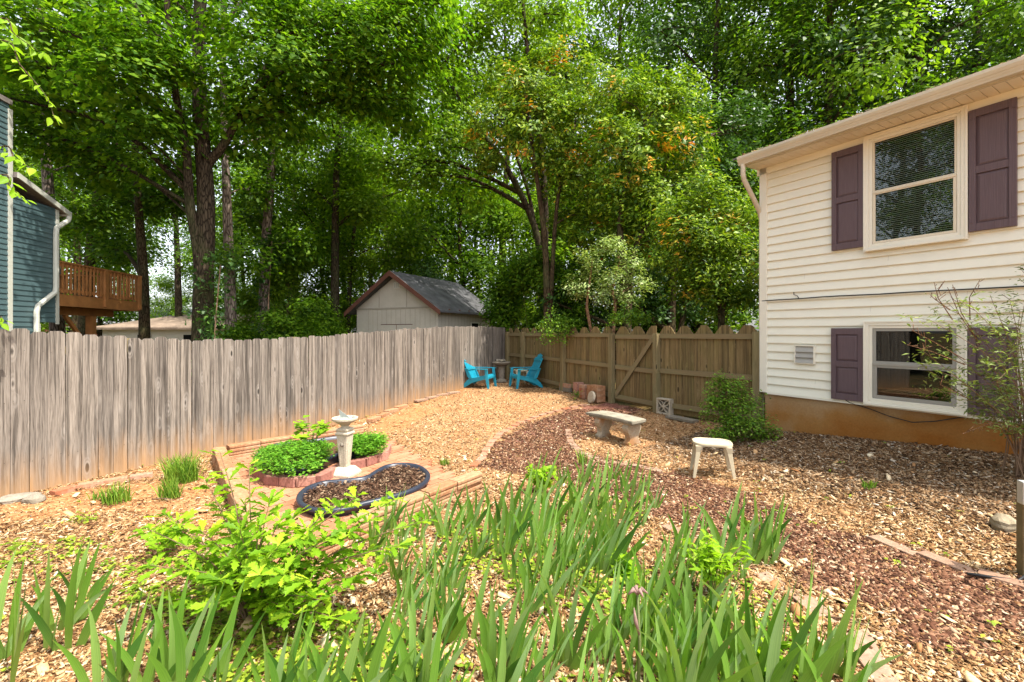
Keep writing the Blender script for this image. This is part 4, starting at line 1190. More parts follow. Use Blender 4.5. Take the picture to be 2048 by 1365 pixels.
# ------------------------------------------------------------------ little resin table
def rounded(hw, hd, r_, n=7):
    pts = []
    for cx, cy, a0 in ((hw - r_, -hd + r_, -90), (hw - r_, hd - r_, 0), (-hw + r_, hd - r_, 90), (-hw + r_, -hd + r_, 180)):
        for i in range(n + 1):
            a = R(a0 + 90 * i / n); pts.append((cx + r_ * math.cos(a), cy + r_ * math.sin(a)))
    return pts
def side_table(name, label, loc, rz, h, hw, hd, mat):
    t = thing(name, label, "table", loc, rz)
    m = MB(); rs = [(hw, hd, h - .006), (hw - .006, hd - .006, h)]
    def ring(f, z): return [(x, y, z) for x, y in rounded(hw * f, hd * f, min(hw, hd) * .72 * f)]
    rings = [ring(.985, h - .034), ring(1.0, h - .03), ring(1.0, h - .010), ring(.985, h - .002), ring(.955, h), ring(.90, h - .002), ring(.885, h - .006), ring(.4, h - .005)]
    n = len(rings[0]); m.v = [p for r_ in rings for p in r_]; m.uv = [(p[0], p[1]) for p in m.v]
    for k in range(len(rings) - 1):
        for i in range(n): m.f.append((k * n + i, k * n + (i + 1) % n, (k + 1) * n + (i + 1) % n, (k + 1) * n + i)); m.mi.append(0)
    m.f += [tuple(range(n - 1, -1, -1)), tuple(range((len(rings) - 1) * n, len(rings) * n))]; m.mi += [0, 0]
    m.build("table_top", M[mat], t, smooth=35)
    for sx in (-1, 1):
        for sy in (-1, 1):
            l_ = MB(); k = .80
            secs = [(hw * k * .90, hd * k * .90, .040, h - .030), (hw * k * .97, hd * k * .97, .026, h - .10), (hw * 1.0, hd * 1.0, .015, 0)]
            for cx, cy, w_, z in secs: l_.v += [(sx * cx + a * w_, sy * cy + b * w_, z) for a, b in ((-1, -1), (1, -1), (1, 1), (-1, 1))]; l_.uv += [(0, z)] * 4
            for q in range(2):
                for i in range(4): l_.f.append((q * 4 + i, q * 4 + (i + 1) % 4, q * 4 + 4 + (i + 1) % 4, q * 4 + 4 + i)); l_.mi.append(0)
            l_.f += [(3, 2, 1, 0), (8, 9, 10, 11)]; l_.mi += [0, 0]
            l_.build("leg", M[mat], t, bevel=.005)
    return t
x, y, z = unp(1424, 949); side_table("side_table", "ivory plastic side table with splayed legs standing alone in the sun", (x, y, z - .01), R(-16), .40, .215, .17, 'table')
x, y, z = unp(1041, 772); side_table("side_table", "tan plastic side table tucked behind the right blue chair", (x, y + .25, z), R(20), .42, .2, .17, 'table')

# ------------------------------------------------------------------ turquoise chairs
def adirondack(name, label, loc, rz):
    """local +x is the way the sitter faces"""
    t = thing(name, label, "chair", loc, rz, "turquoise garden chairs")
    W = .29
    def curved_board(path, y0, y1, th, mb):
        n = len(path); vs = []
        for i, (x, z) in enumerate(path):
            a = Vector((path[min(i + 1, n - 1)][0] - path[max(i - 1, 0)][0], 0, path[min(i + 1, n - 1)][1] - path[max(i - 1, 0)][1])).normalized(); nn = Vector((-a.z, 0, a.x)) * th
            vs += [(x, y0, z), (x, y1, z), (x + nn.x, y1, z + nn.z), (x + nn.x, y0, z + nn.z)]
        fs = [(3, 2, 1, 0), tuple(4 * n - 4 + k for k in range(4))]
        for i in range(n - 1):
            for k in range(4): fs.append((i * 4 + k, i * 4 + (k + 1) % 4, i * 4 + 4 + (k + 1) % 4, i * 4 + 4 + k))
        mb.add(vs, fs)
    s = MB()
    sp = [(-.20, .235), (-.10, .245), (.05, .275), (.18, .31), (.27, .335), (.315, .33), (.335, .295), (.335, .25)]
    for k in range(5): curved_board(sp, -.245 + k * .099, -.245 + k * .099 + .091, .018, s)
    curved_board([(-.2, .222), (.05, .262), (.27, .32)], -.25, .25, .012, s)
    s.build("seat", M['chair'], t, bevel=.004)
    bk = MB(); n = 5
    hts = [.80, .875, .90, .875, .80]
    for k in range(n):
        y0 = -.245 + k * .099; y1 = y0 + .091; H = hts[k]
        pth = [(-.155, .24), (-.20, .36), (-.27, .55), (-.345, .72), (-.345 - (H - .72) * .42, H)]
        curved_board(pth, y0, y1, .020, bk)
        e = pth[-1]; d_ = Vector((-.42, 0, 1)).normalized()
        sl_ = (0 if k == 2 else (.035 if k in (1, 3) else .06))
    curved_board([(-.235, .46), (-.262, .53)], -.25, .25, -.02, bk); curved_board([(-.335, .70), (-.355, .75)], -.235, .235, -.02, bk)
    bk.build("backrest", M['chair'], t, bevel=.006)
    for sy in (-1, 1):
        a = MB(); ya, yb = sorted((sy * .255, sy * .345))
        a.slab([(-.30, ya + .02 if sy > 0 else ya + .03), (.30, ya), (.36, ya + .02), (.36, yb - .02), (.30, yb), (-.30, yb - .03 if sy > 0 else yb - .02)], .50, .522); a.build("armrest", M['chair'], t, bevel=.006)
        fl = MB(); fl.prism([(.27, .50), (.345, .50), (.40, .0), (.345, .0), (.30, .22), (.285, .30)], *sorted((sy * .262, sy * .30))); fl.build("front_leg", M['chair'], t, bevel=.006)
        rl = MB(); rl.prism([(.31, .335), (.31, .25), (.05, .185), (-.12, .13), (-.33, .0), (-.40, .0), (-.32, .13), (-.20, .245), (-.06, .262), (.1, .29)], *sorted((sy * .222, sy * .258))); rl.build("rear_leg", M['chair'], t, bevel=.006)
        sp_ = MB(); sp_.prism([(-.16, .24), (-.22, .30), (-.30, .51), (-.24, .51), (-.15, .36), (-.10, .25)], *sorted((sy * .262, sy * .29))); sp_.build("side_brace", M['chair'], t, bevel=.005)
    return t
x, y, z = unp(957, 777); adirondack("garden_chair", "turquoise plastic lounge chair against the grey fence facing right", (x, y + .25, z), R(-18))
x, y, z = unp(1053, 777); adirondack("garden_chair", "turquoise plastic lounge chair facing left beside the small tan table", (x, y + .25, z), R(180 + 20))

# ------------------------------------------------------------------ birdbath in the corner
x, y = at(1003, 0, 13.3)[:2]; z = g(x, y)
bb = thing("birdbath", "weathered stone birdbath with a sculpted stem in the fence corner between the blue chairs", "birdbath", (x, y, z))
m = MB(); m.lathe([(.17, 0), (.17, .04), (.12, .07), (.085, .11), (.10, .17), (.085, .24), (.11, .31), (.09, .38), (.12, .44), (.15, .47)], 18); m.build("pedestal", M['grey_stone'], bb, smooth=50)
m = MB(); m.lathe([(.06, .47), (.17, .49), (.25, .53), (.275, .57), (.27, .585), (.25, .575), (.20, .545), (0, .53)], 28); m.build("bowl", M['grey_stone'], bb, smooth=50)
m = MB()
for i in range(5): m.lathe([(0, .58), (.035, .60), (.04, .63), (.02, .66), (0, .665)], 8, (-.12 + .05 * i, .05 * math.sin(i * 2)))
m.build("ornament", M['grey_stone'], bb, smooth=True)

# ------------------------------------------------------------------ stacks of blocks against the fence
def stacked(px, py, L, Wd, H, dz, rz, mat, label, group, name="stacked_block", dy=0.0):
    x, y, z = unp(px, py); m = MB(); m.box(-L / 2, L / 2, -Wd / 2, Wd / 2, 0, H); o = m.build(name, M[mat], None, bevel=.006)
    o.location = (x, y + dy, z + dz); o.rotation_euler = (0, 0, rz); return tag(o, label, "block", group)
ra = H_ANG
gb = "blocks stacked against the back fence"
for k in range(3): stacked(1192, 803, .36, .24, .118, .121 * k, ra + rnd.uniform(-.03, .03), 'wallblock', ["tan block at the foot of the tallest stack by the gate post", "tan block in the middle of the tallest stack by the gate post", "tan block on top of the tallest stack by the gate post"][k], gb)
for k in range(4): stacked(1170, 797, .20, .20, .078, .081 * k, ra + rnd.uniform(-.04, .04), 'brick', ["lowest", "second lowest", "third", "topmost"][k] + " brick of the small pile left of the tallest stack", gb)
for k in range(2): stacked(1157, 792, .16, .2, .16, .163 * k, ra, 'ringblock', ["upright dark red block standing on the mulch left of the brick pile", "dark red block set on the upright block left of the brick pile"][k], gb)
for k in range(2): stacked(1133, 783, .40, .16, .10, .103 * k, ra + .02, ['grey_stone', 'brick'][k], ["mossy low block under the leftmost brick", "leftmost brick lying on the mossy low block"][k], gb)
for i, (px, py, dy_) in enumerate(((1183, 806, 0), (1191, 803, .05))):
    x, y, z = unp(px, py); m = MB(); m.lathe([(0, -.028), (.125, -.028), (.135, -.018), (.135, .018), (.125, .028), (0, .028)], 30)
    o = m.build("round_stone", M['breeze'], None, smooth=40); o.location = (x, y + dy_, z + .125); o.rotation_euler = (R(78), 0, ra - R(12) + .15 * i + R(0))
    tag(o, ["round tan stepping stone leaning in front of the block stack", "second round stone half hidden behind the leaning stepping stone"][i], "stepping stone", "round stones by the stack")
def breeze():
    x, y, z = unp(1326, 829)
    t = thing("breeze_block", "decorative cream breeze block with a flower cut out leaning on the back fence", "block", (x, y, z + .0), ra + R(8))
    S = .30; T = .13
    f = MB(); w_ = .026
    f.box(-S / 2, S / 2, 0, T, 0, w_); f.box(-S / 2, S / 2, 0, T, S - w_, S); f.box(-S / 2, -S / 2 + w_, 0, T, w_, S - w_); f.box(S / 2 - w_, S / 2, 0, T, w_, S - w_)
    f.build("frame", M['breeze'], t, bevel=.003)
    p = MB(); c = S / 2
    for k in range(4):       # petals: leaf shaped openings outlined by curved ribs along the diagonals and the cross
        a = R(45 + 90 * k); hl = (S / 2 - w_) * (1.36)
        for sg in (-1, 1):
            pts = []
            for i in range(9):
                s_ = i / 8; r_ = hl * s_; o_ = sg * .036 * math.sin(math.pi * s_)
                pts.append((r_ * math.cos(a) - o_ * math.sin(a), .04, c + r_ * math.sin(a) + o_ * math.cos(a)))
            for q0, q1 in zip(pts[:-1], pts[1:]):
                d_ = Vector((q1[0] - q0[0], 0, q1[2] - q0[2])); nn = Vector((-d_.z, 0, d_.x)).normalized() * .007
                vs = [(q0[0] - nn.x, .015, q0[2] - nn.z), (q1[0] - nn.x, .015, q1[2] - nn.z), (q1[0] + nn.x, .015, q1[2] + nn.z), (q0[0] + nn.x, .015, q0[2] + nn.z)]
                vs += [(u[0], .115, u[2]) for u in vs]
                p.add(vs, [(0, 1, 2, 3), (4, 7, 6, 5), (0, 4, 5, 1), (1, 5, 6, 2), (2, 6, 7, 3), (3, 7, 4, 0)])
    p.lathe([(0, .013), (.03, .013), (.03, .117), (0, .117)], 12)
    n = 48
    for i in range(len(p.v) - n, len(p.v)):
        q = p.v[i]; p.v[i] = (q[0], q[2], c + q[1])
    p.build("petal_lattice", M['breeze'], t)
    bk = MB(); bk.box(-S / 2 + w_, S / 2 - w_, T - .012, T - .004, w_, S - w_); bk.build("backing", M['weathered_post'], t)
breeze()
x, y, z = unp(1366, 842); m = MB(); m.slab([(-.30, -.09), (.30, -.10), (.29, .09), (-.28, .10)], 0, .045); o = m.build("stone_slab", M['grey_stone'], None, bevel=.006)
o.location = (x, y + .06, z); o.rotation_euler = (0, 0, ra); tag(o, "flat grey stone slab lying along the foot of the back fence", "slab")

# ------------------------------------------------------------------ post with a metal box at the right edge
x, y, z = unp(2046, 1152)
pt = thing("utility_post", "short wooden post carrying a grey metal box at the right edge", "post", (x + .03, y, z), R(-20))
m = MB(); m.box(-.04, .04, -.03, .03, -.1, .58); m.build("post", M['weathered_post'], pt, bevel=.004)
m = MB(); m.box(-.07, .09, -.09, -.031, .46, .60); bx = m.build("metal_box", M['metal_grey'], pt, bevel=.006)
m = MB(); m.box(-.055, .075, -.0945, -.0905, .475, .585); m.build("box_cover", M['metal_grey'], bx, bevel=.003)
m = MB(); m.tube([(.0, -.05, .46), (-.02, -.06, .2), (-.02, -.06, .05), (-.10, -.10, .0), (-.35, -.12, .01)], .009, 6); m.build("cable", M['black'], pt, smooth=True)

# ------------------------------------------------------------------ leaves
def unit(v): return v / np.maximum(np.linalg.norm(v, axis=-1, keepdims=True), 1e-9)
def leaf_cloud(centers, per, spread, size, seed, flat=.5, droop=.25, asp=.55, out_from=None):
    r_ = np.random.default_rng(seed)
    C_ = np.repeat(np.asarray(centers, float), per, axis=0); n = len(C_)
    offs = r_.normal(0, 1, (n, 3)) * np.asarray(spread)
    P = C_ + offs
    nr = unit(r_.normal(0, 1, (n, 3))); nr[:, 2] = np.abs(nr[:, 2]); nr = nr * (1 - flat) + np.array([0, 0, flat])
    if out_from is not None: nr = nr + .75 * np.repeat(unit(np.asarray(centers, float) - out_from), per, axis=0)
    nr = unit(nr)
    u = r_.normal(0, 1, (n, 3)) + unit(offs) * .8; u[:, 2] -= droop * 2
    u = unit(u - nr * (u * nr).sum(1)[:, None]); v = np.cross(nr, u)
    s = size * r_.uniform(.5, 1.45, n)[:, None]
    w = s * asp * .5
    a = P - u * s * .5; t = P + u * s * .5 - nr * s * .12
    l = P - u * s * .06 + v * w + nr * s * .05; q = P - u * s * .06 - v * w + nr * s * .05
    V = np.stack([a, q, t, l], 1).reshape(-1, 3)
    F = np.arange(4 * n).reshape(n, 4)
    return V, F
def blob_centers(blobs, seed, shell=.45):
    r_ = np.random.default_rng(seed); out = []; own = []
    for i, (cx, cy, cz, rx, ry, rz_b, k) in enumerate(blobs):
        d = unit(r_.normal(0, 1, (k, 3))); rad = r_.uniform(0, 1, k) ** shell
        out.append(np.array([cx, cy, cz]) + d * rad[:, None] * np.array([rx, ry, rz_b])); own += [i] * k
    return np.concatenate(out), np.array(own)
def smooth_path(pts, k=4):
    P = [Vector(p) for p in pts]; out = []
    for i in range(len(P) - 1):
        p0, p1, p2, p3 = P[max(i - 1, 0)], P[i], P[i + 1], P[min(i + 2, len(P) - 1)]
        for j in range(k):
            f = j / k
            out.append(.5 * (2 * p1 + (p2 - p0) * f + (2 * p0 - 5 * p1 + 4 * p2 - p3) * f * f + (3 * p1 - p0 - 3 * p2 + p3) * f ** 3))
    out.append(P[-1]); return out
def make_tree(name, label, loc, trunks, blobs, per, spread, leaf, bark, leafmat, seed, cat="tree", group=None, flat=.5, droop=.25, asp=.55, twig=.5, shell=.45, limb_r=.35, rz=0, limbs=True):
    """trunks: list of (points, r0, r1); blobs: ellipsoids of leaf clumps, all relative to the base"""
    t = thing(name, label, cat, loc, rz, group)
    r_ = random.Random(seed)
    tm = MB(); tp = []
    for pts, r0, r1 in trunks:
        sp = smooth_path(pts, 4); n = len(sp)
        rr = [(r0 + (r1 - r0) * (i / (n - 1)) ** .8) * (1 + (.35 * max(0, 1 - i / 2.0) if i < 2 else 0)) for i in range(n)]
        tm.tube(sp, rr, 10); tp += list(zip(sp, rr))
    cen_, own = blob_centers(blobs, seed, shell)
    if limbs:
        for i, b in enumerate(blobs):
            c = Vector(b[:3])
            best = min(tp, key=lambda q: (c - q[0]).length + (6 if q[0].z > c.z - .25 * (c - q[0]).length else 0) + abs((c.z - q[0].z) - .8 * (c.xy - q[0].xy).length) * .5)
            p, pr = best; dv = c - p
            mid = p + dv * .5 + Vector((r_.uniform(-.1, .1), r_.uniform(-.1, .1), .10)) * dv.length
            end = c + dv.normalized() * b[3] * .3
            path = smooth_path([p, mid, c, end], 3); n = len(path)
            rs = max(.012, min(pr * .75, dv.length * limb_r * .06)); tm.tube(path, [rs * (1 - .8 * k / (n - 1)) for k in range(n)], 6)
            ks = np.where(own == i)[0]
            for k in ks:
                if r_.random() > twig: continue
                q = Vector(cen_[k]); f = r_.choice(path[len(path) // 3:]); m_ = (f + q) / 2 + Vector((0, 0, .08 * (q - f).length))
                tm.tube([f, m_, q], [rs * .32, rs * .2, rs * .07], 4, cap=False)
    tm.build("trunk", bark, t, smooth=True)
    bc_ = np.array([b[:3] for b in blobs], float)[own] - np.array([0, 0, .15])
    V, F = leaf_cloud(cen_, per, spread, leaf, seed + 5, flat, droop, asp, bc_)
    mesh_obj("crown", np_mesh("crown", V, F, leafmat), t)
    return t

def envelope(r_, n, z0, z1, rad, br=(1.2, 2.0), k=20, flat=.7, taper=.5):
    """n blobs in a tall crown between z0 and z1"""
    out = []
    for i in range(n):
        f = (i + .5) / n; z = z0 + (z1 - z0) * f
        prof = math.sin(math.pi * min(1, .18 + f * (1 - .18 * (1 - taper)))) ** .6
        a = i * 2.4 + r_.uniform(-.5, .5); d = rad * prof * r_.uniform(.25, 1.0)
        b = r_.uniform(*br); out.append((d * math.cos(a), d * math.sin(a), z + r_.uniform(-.5, .5), b, b, b * flat, k))
    return out
def ground_at(px, Y): X = (px - 1024) / FPX * Y; return (X, Y, g(X, Y) - .05)
def rel(base, px, py, Y):
    p = at(px, py, Y); return (p[0] - base[0], p[1] - base[1], p[2] - base[2])

# big forked maple over the left fence
def big_maple():
    b = ground_at(402, 11.6); P = lambda x, y, Y=11.6: rel(b, x, y, Y)
    trunks = [([(0, 0, 0), P(408, 560), P(412, 400), P(402, 250), P(398, 100), P(405, -150), P(400, -420)], .27, .10),
              ([P(404, 600), P(396, 500, 11.5), P(380, 410, 11.4), P(372, 300, 11.2), P(350, 180, 11), P(335, 20, 10.6), P(330, -200, 10.4)], .15, .05),
              ([P(410, 330), P(440, 300), P(470, 250), P(520, 160), P(560, 60), P(600, -100)], .13, .03)]
    bl = []
    r_ = random.Random(3)
    spots = [(60, 40, 10.0), (170, 20, 11), (270, 60, 9.8), (110, 140, 10.5), (230, 150, 9.8), (30, 200, 11), (320, 130, 10.2), (170, 215, 11), (290, 235, 10.4), (70, 270, 12),
             (490, 50, 11), (580, 30, 11.5), (650, 30, 11.4), (730, 60, 11.2), (810, 40, 11.6), (770, 130, 11.5), (680, 130, 11.5), (570, 120, 11), (490, 180, 11), (620, 190, 12.0), (720, 200, 12.4),
             (330, -60, 12), (220, -70, 11.5), (100, -70, 11.5), (520, -90, 12), (680, -80, 12), (820, -60, 12), (300, 320, 11.6), (210, 335, 12.5), (480, 280, 12.4), (540, 240, 11.6),
             (520, -760, 9.6), (380, -700, 9.8), (600, -620, 10.2), (250, -560, 10), (150, -420, 10.2), (860, 10, 12.0), (20, 110, 12.4), (830, 110, 12.6), (150, 300, 12.2), (790, 200, 12.6)]  # the highest clumps, out of view, are added to shade the leaves below
    for x, y, Y in spots:
        q = P(x, y, Y); s_ = r_.uniform(.8, 1.25) * (1.5 if y < -350 else 1); bl.append((*q, 1.1 * s_, 1.05 * s_, .55 * s_, 16))
    make_tree("maple_tree", "tall forked maple just beyond the left fence with wide layered sprays of leaves", b, trunks, bl, 60, (.34, .34, .13), .135, M['bark_dark'], M['maple'], 21, flat=.6, droop=.2, asp=.8, twig=.6, limb_r=.2)
big_maple()

def ivy(label, base, path, r0, n, seed, leaf=.09, mat='dark_leaf', per=16):
    r_ = np.random.default_rng(seed); sp = smooth_path(path, 6); idx = r_.integers(0, len(sp), n)
    c = np.array([sp[i] for i in idx]) + r_.normal(0, 1, (n, 3)) * np.array([r0, r0, .18])
    V, F = leaf_cloud(c, per, (.10, .10, .12), leaf, seed, .2, .6, .7)
    t = thing("climbing_ivy", label, "ivy", base)
    st = MB(); st.tube([p + Vector((r0 * .8, -r0 * .9, 0)) for p in sp], .015, 5); st.build("stem", M['stem'], t)
    mesh_obj("foliage", np_mesh("ivy_leaves", V, F, M[mat]), t)

# other trunks beyond the left fence, each a tall tree with a high crown
def tall_tree(px_pts, Y, r0, bark, leafmat, seed, label, crown, per=60, leaf=.17, name="woodland_tree", nb=9, k=15, extra=(), spread=(.42, .42, .22), r1=None):
    b = ground_at(px_pts[0][0], Y); P = lambda x, y, dY=0: rel(b, x, y, Y + dY)
    pts = [(0, 0, 0)] + [P(x, y) for x, y in px_pts[1:]]
    r_ = random.Random(seed)
    z0, z1, rad = crown
    top = Vector(pts[-1]); zt = max(z1 - .8, top.z + .3)
    pts.append((top.x + r_.uniform(-.3, .3), top.y + r_.uniform(-.3, .3), zt))
    bl = [(x + top.x, y + top.y, z, a, c, d, kk) for x, y, z, a, c, d, kk in envelope(r_, nb, z0, z1, rad, k=k)]
    for x, y, dY, rr in extra:
        q = P(x, y, dY); bl.append((*q, rr, rr, rr * .6, int(14 * rr * rr) + 5))
    make_tree(name, label, b, [(pts, r0, r1 or r0 * .3)], bl, per, spread, leaf, bark, leafmat, seed, twig=.35)
tall_tree([(122, 664), (105, 500), (92, 300), (88, 100)], 14.2, .21, M['bark_pine'], M['decid'], 31, "tall pine with plated pale bark rising beside the teal house and deck", (9.5, 17, 3.0), name="pine_tree", extra=((60, 380, 2, .8), (180, 430, 1, .9), (170, 340, 2, 1.0)))
tall_tree([(160, 664), (185, 480), (205, 320), (215, 150)], 18.5, .24, M['bark_brown'], M['decid'], 32, "leaning brown trunk behind the deck railing", (7, 17, 3.2), extra=((240, 470, 0, 1.2), (150, 300, 1, 1.3), (260, 380, 1, 1.2), (120, 440, 2, 1.3)))
tall_tree([(290, 664), (287, 560), (276, 400), (268, 200)], 15.5, .19, M['bark_brown'], M['decid'], 33, "slim straight trunk just right of the deck corner", (6.5, 16, 3.0), extra=((230, 500, 2, 1.0), (340, 400, 1, 1.1), (250, 400, 1, 1.0)))
tall_tree([(466, 664), (458, 520), (452, 350), (446, 150)], 14.5, .20, M['bark_pine'], M['decid'], 34, "trunk standing right behind the forked maple", (8, 17, 2.8), extra=((500, 380, 1, .9), (480, 520, 0, .8)))
tall_tree([(528, 664), (530, 520), (545, 300), (548, 80)], 16.5, .22, M['bark_pine'], M['decid'], 35, "straight trunk with ivy at its foot left of the shed", (8, 19, 3.2), extra=((590, 480, 0, 1.1), (560, 340, 1, 1.0), (520, 440, 1, 1.1)))
tall_tree([(671, 664), (670, 500), (673, 350), (680, 200)], 17.5, .19, M['bark_dark'], M['decid_b'], 36, "dark straight trunk rising beside the left eave of the shed", (6.5, 18, 3.3), extra=((740, 420, 0, 1.3), (620, 380, 2, 1.2), (720, 320, 1, 1.3)))
tall_tree([(694, 664), (700, 560), (712, 400), (700, 300)], 20, .11, M['bark_dark'], M['decid_b'], 37, "thin second trunk close to the shed's left eave", (5, 14, 2.6))
ivy("ivy climbing the trunk left of the shed", ground_at(530, 16.3), [(0, 0, 0), (.0, 0, 2.2), (.15, 0, 5)], .3, 110, 5, .12)
ivy("ivy and suckers around the foot of the forked maple", ground_at(425, 11.3), [(0, 0, .6), (.0, 0, 1.6), (.15, 0, 3.4)], .22, 75, 6, .10)

# multi-stemmed oak behind the fence corner
def center_tree():
    b = ground_at(1090, 15.2); P = lambda x, y, Y=15.2: rel(b, x, y, Y)
    trunks = [([(0, 0, 0), P(1085, 560), P(1068, 450), P(1010, 330), P(960, 260), P(915, 190), P(850, 90)], .17, .04),
              ([P(1083, 570), P(1090, 450), P(1085, 330), P(1070, 200), P(1050, 60), P(1040, -120)], .16, .05),
              ([P(1080, 520), P(1060, 400), P(1035, 320), P(1010, 250)], .08, .03),
              ([P(1000, 320), P(940, 300), P(870, 290)], .06, .02)]
    r_ = random.Random(9); bl = []
    for x, y, Y in [(850, 90, 15), (900, 40, 15.5), (960, 60, 15), (1040, 40, 15.5), (1120, 30, 16), (870, 180, 15), (830, 250, 15.5), (900, 280, 15), (860, 350, 15.5), (940, 370, 15.5), (1000, -40, 15), (900, -70, 15.5),
                    (1100, -80, 16), (800, 330, 16), (780, 180, 16), (1000, 130, 16.5), (950, 190, 16.5)]:
        s_ = r_.uniform(.9, 1.3); bl.append((*P(x, y, Y), s_ * 1.25, s_ * 1.2, s_ * .75, 17))
    make_tree("oak_tree", "many stemmed oak leaning left behind the fence corner", b, trunks, bl, 58, (.36, .36, .2), .16, M['bark_dark'], M['decid_b'], 41, twig=.5)
center_tree()

# glossy evergreens with orange young shoots behind the back fence
def evergreen(label, base_px, Y, spots, seed, trunks, per=58, leaf=.115, mat='photinia', k=22, name="photinia_tree"):
    b = ground_at(base_px, Y); P = lambda x, y, dY=0: rel(b, x, y, Y + dY)
    r_ = random.Random(seed); bl = []
    for x, y, dY, rr in spots: bl.append((*P(x, y, dY), rr, rr, rr * .85, int(k * rr * rr) + 6))
    tr = [([(0, 0, 0)] + [P(x, y, dY) for x, y, dY in pts], r0, r1) for pts, r0, r1 in trunks]
    make_tree(name, label, b, tr, bl, per, (.15, .15, .11), leaf * 1.15, M['bark_brown'], M[mat], seed, flat=.3, droop=-.1, asp=.42, twig=.45, shell=.30)
evergreen("tall glossy evergreen flushed with orange shoots in the middle of the picture", 1095, 13.2,
          [(1050, 170, 0, 1.2), (1110, 150, .3, 1.2), (1170, 190, .2, 1.1), (1000, 240, .3, 1.1), (1080, 250, -.4, 1.25), (1150, 270, -.3, 1.2), (970, 300, .6, .8), (1120, 330, .2, 1.0), (1170, 350, -.2, 1.0), (1060, 200, .8, 1.1), (1180, 430, .4, .9), (1130, 420, .6, .7)], 51,
          [([(1092, 520, 0), (1080, 400, 0), (1065, 300, 0), (1050, 190, 0)], .12, .04), ([(1110, 450, 0), (1130, 330, 0), (1150, 250, 0)], .08, .03)])
evergreen("broad glossy evergreen with red and orange shoots right of the tall one", 1255, 11.8,
          [(1240, 200, 0, 1.0), (1300, 220, .2, 1.0), (1350, 200, .6, .9), (1220, 300, 0, 1.05), (1290, 310, -.3, 1.1), (1350, 290, .2, 1.0), (1230, 400, .2, 1.0), (1300, 390, 0, .95), (1370, 370, .6, .8), (1250, 470, .5, .9), (1190, 470, .8, .8), (1310, 480, .9, .8)], 52,
          [([(1250, 560, 0), (1240, 450, 0), (1260, 330, 0), (1290, 250, 0)], .13, .04), ([(1265, 520, 0), (1310, 420, 0), (1340, 300, 0)], .08, .03)])
evergreen("rounded evergreen with orange tips pressed close to the cream house", 1440, 9.6,
          [(1400, 400, 0, .62), (1350, 430, .2, .55), (1450, 430, .2, .55), (1380, 470, -.2, .65), (1440, 490, -.2, .6), (1490, 500, .2, .5), (1350, 510, 0, .5), (1410, 540, -.2, .6), (1470, 560, -.1, .6), (1500, 590, 0, .42), (1440, 600, 0, .5), (1370, 570, .3, .5), (1500, 440, .6, .45)], 53,
          [([(1440, 600, 0), (1430, 520, 0), (1410, 430, 0)], .07, .02), ([(1450, 590, 0), (1480, 510, 0)], .05, .02)], leaf=.085, k=44)
evergreen("dark evergreen filling the gap between the orange tipped shrubs", 1340, 13.5,
          [(1320, 540, 0, .9), (1380, 500, .3, 1.0), (1420, 340, 1, 1.0), (1460, 260, 1.5, 1.2), (1250, 560, .4, .8), (1400, 600, .4, .8), (1480, 380, 1.5, 1.2), (1300, 610, .2, .7), (1210, 610, .5, .7), (1150, 560, .3, .8), (1120, 610, 0, .6)], 54,
          [([(1345, 560, 0), (1350, 450, 0), (1400, 330, 0)], .15, .05), ([(1375, 580, .2), (1385, 450, .2)], .11, .04)], mat='dark_leaf', name="evergreen_tree")
def pale_shrub():
    b = ground_at(1205, 11.05); P = lambda x, y, dY=0: rel(b, x, y, 11.05 + dY)
    bl = [(*P(x, y, dY), rr, rr, rr * .75, int(40 * rr * rr) + 6) for x, y, dY, rr in [(1215, 500, 0, .36), (1180, 530, 0, .42), (1250, 530, .1, .42), (1165, 570, .1, .36), (1220, 560, -.2, .42), (1275, 570, .1, .32), (1200, 590, .1, .34), (1250, 595, .1, .3), (1230, 480, .1, .22)]]
    make_tree("variegated_shrub", "small pale green shrub with two bare reddish stems behind the back fence", b,
              [([(.0, 0, 0), P(1178, 640), P(1174, 610), P(1180, 560), P(1185, 520)], .05, .02), ([(.15, 0, 0), P(1228, 640), P(1230, 605), P(1225, 580), P(1240, 520)], .055, .02)],
              bl, 50, (.11, .11, .08), .08, M['bark_small'], M['pale_leaf'], 61, cat="shrub", flat=.5, droop=.35, asp=.4, twig=.5)
pale_shrub()
def vine(label, px, py, Y, n, spread, seed, hang):
    x, y, z = at(px, py, Y); t = thing("vine", label, "vine", (x, y, z))
    r_ = np.random.default_rng(seed); st = MB(); C_ = []
    for i in range(7):
        p = Vector((r_.normal(0, spread), r_.normal(0, .08), .1)); path = [p]
        for k in range(5): path.append(path[-1] + Vector((r_.normal(0, .05), r_.normal(0, .02) - .01, -hang / 5 * r_.uniform(.5, 1.2))))
        st.tube(path, .005, 4); C_ += [list(q) for q in path]
    C_ += [[r_.normal(0, spread), .05 + r_.normal(0, .1), r_.normal(.12, .14)] for _ in range(n)]
    st.build("stem", M['green_stem'], t)
    V, F = leaf_cloud(np.array(C_), 16, (.07, .05, .07), .06, seed, .3, .5, .6)
    mesh_obj("foliage", np_mesh("vine_leaves", V, F, M['bush']), t)
vine("bright vine spilling over the back fence left of the pale shrub", 1118, 655, 11.3, 55, .28, 71, .5)
vine("tangle of leaves over the pickets beside the gate post", 1260, 645, 10.2, 30, .3, 72, .05)
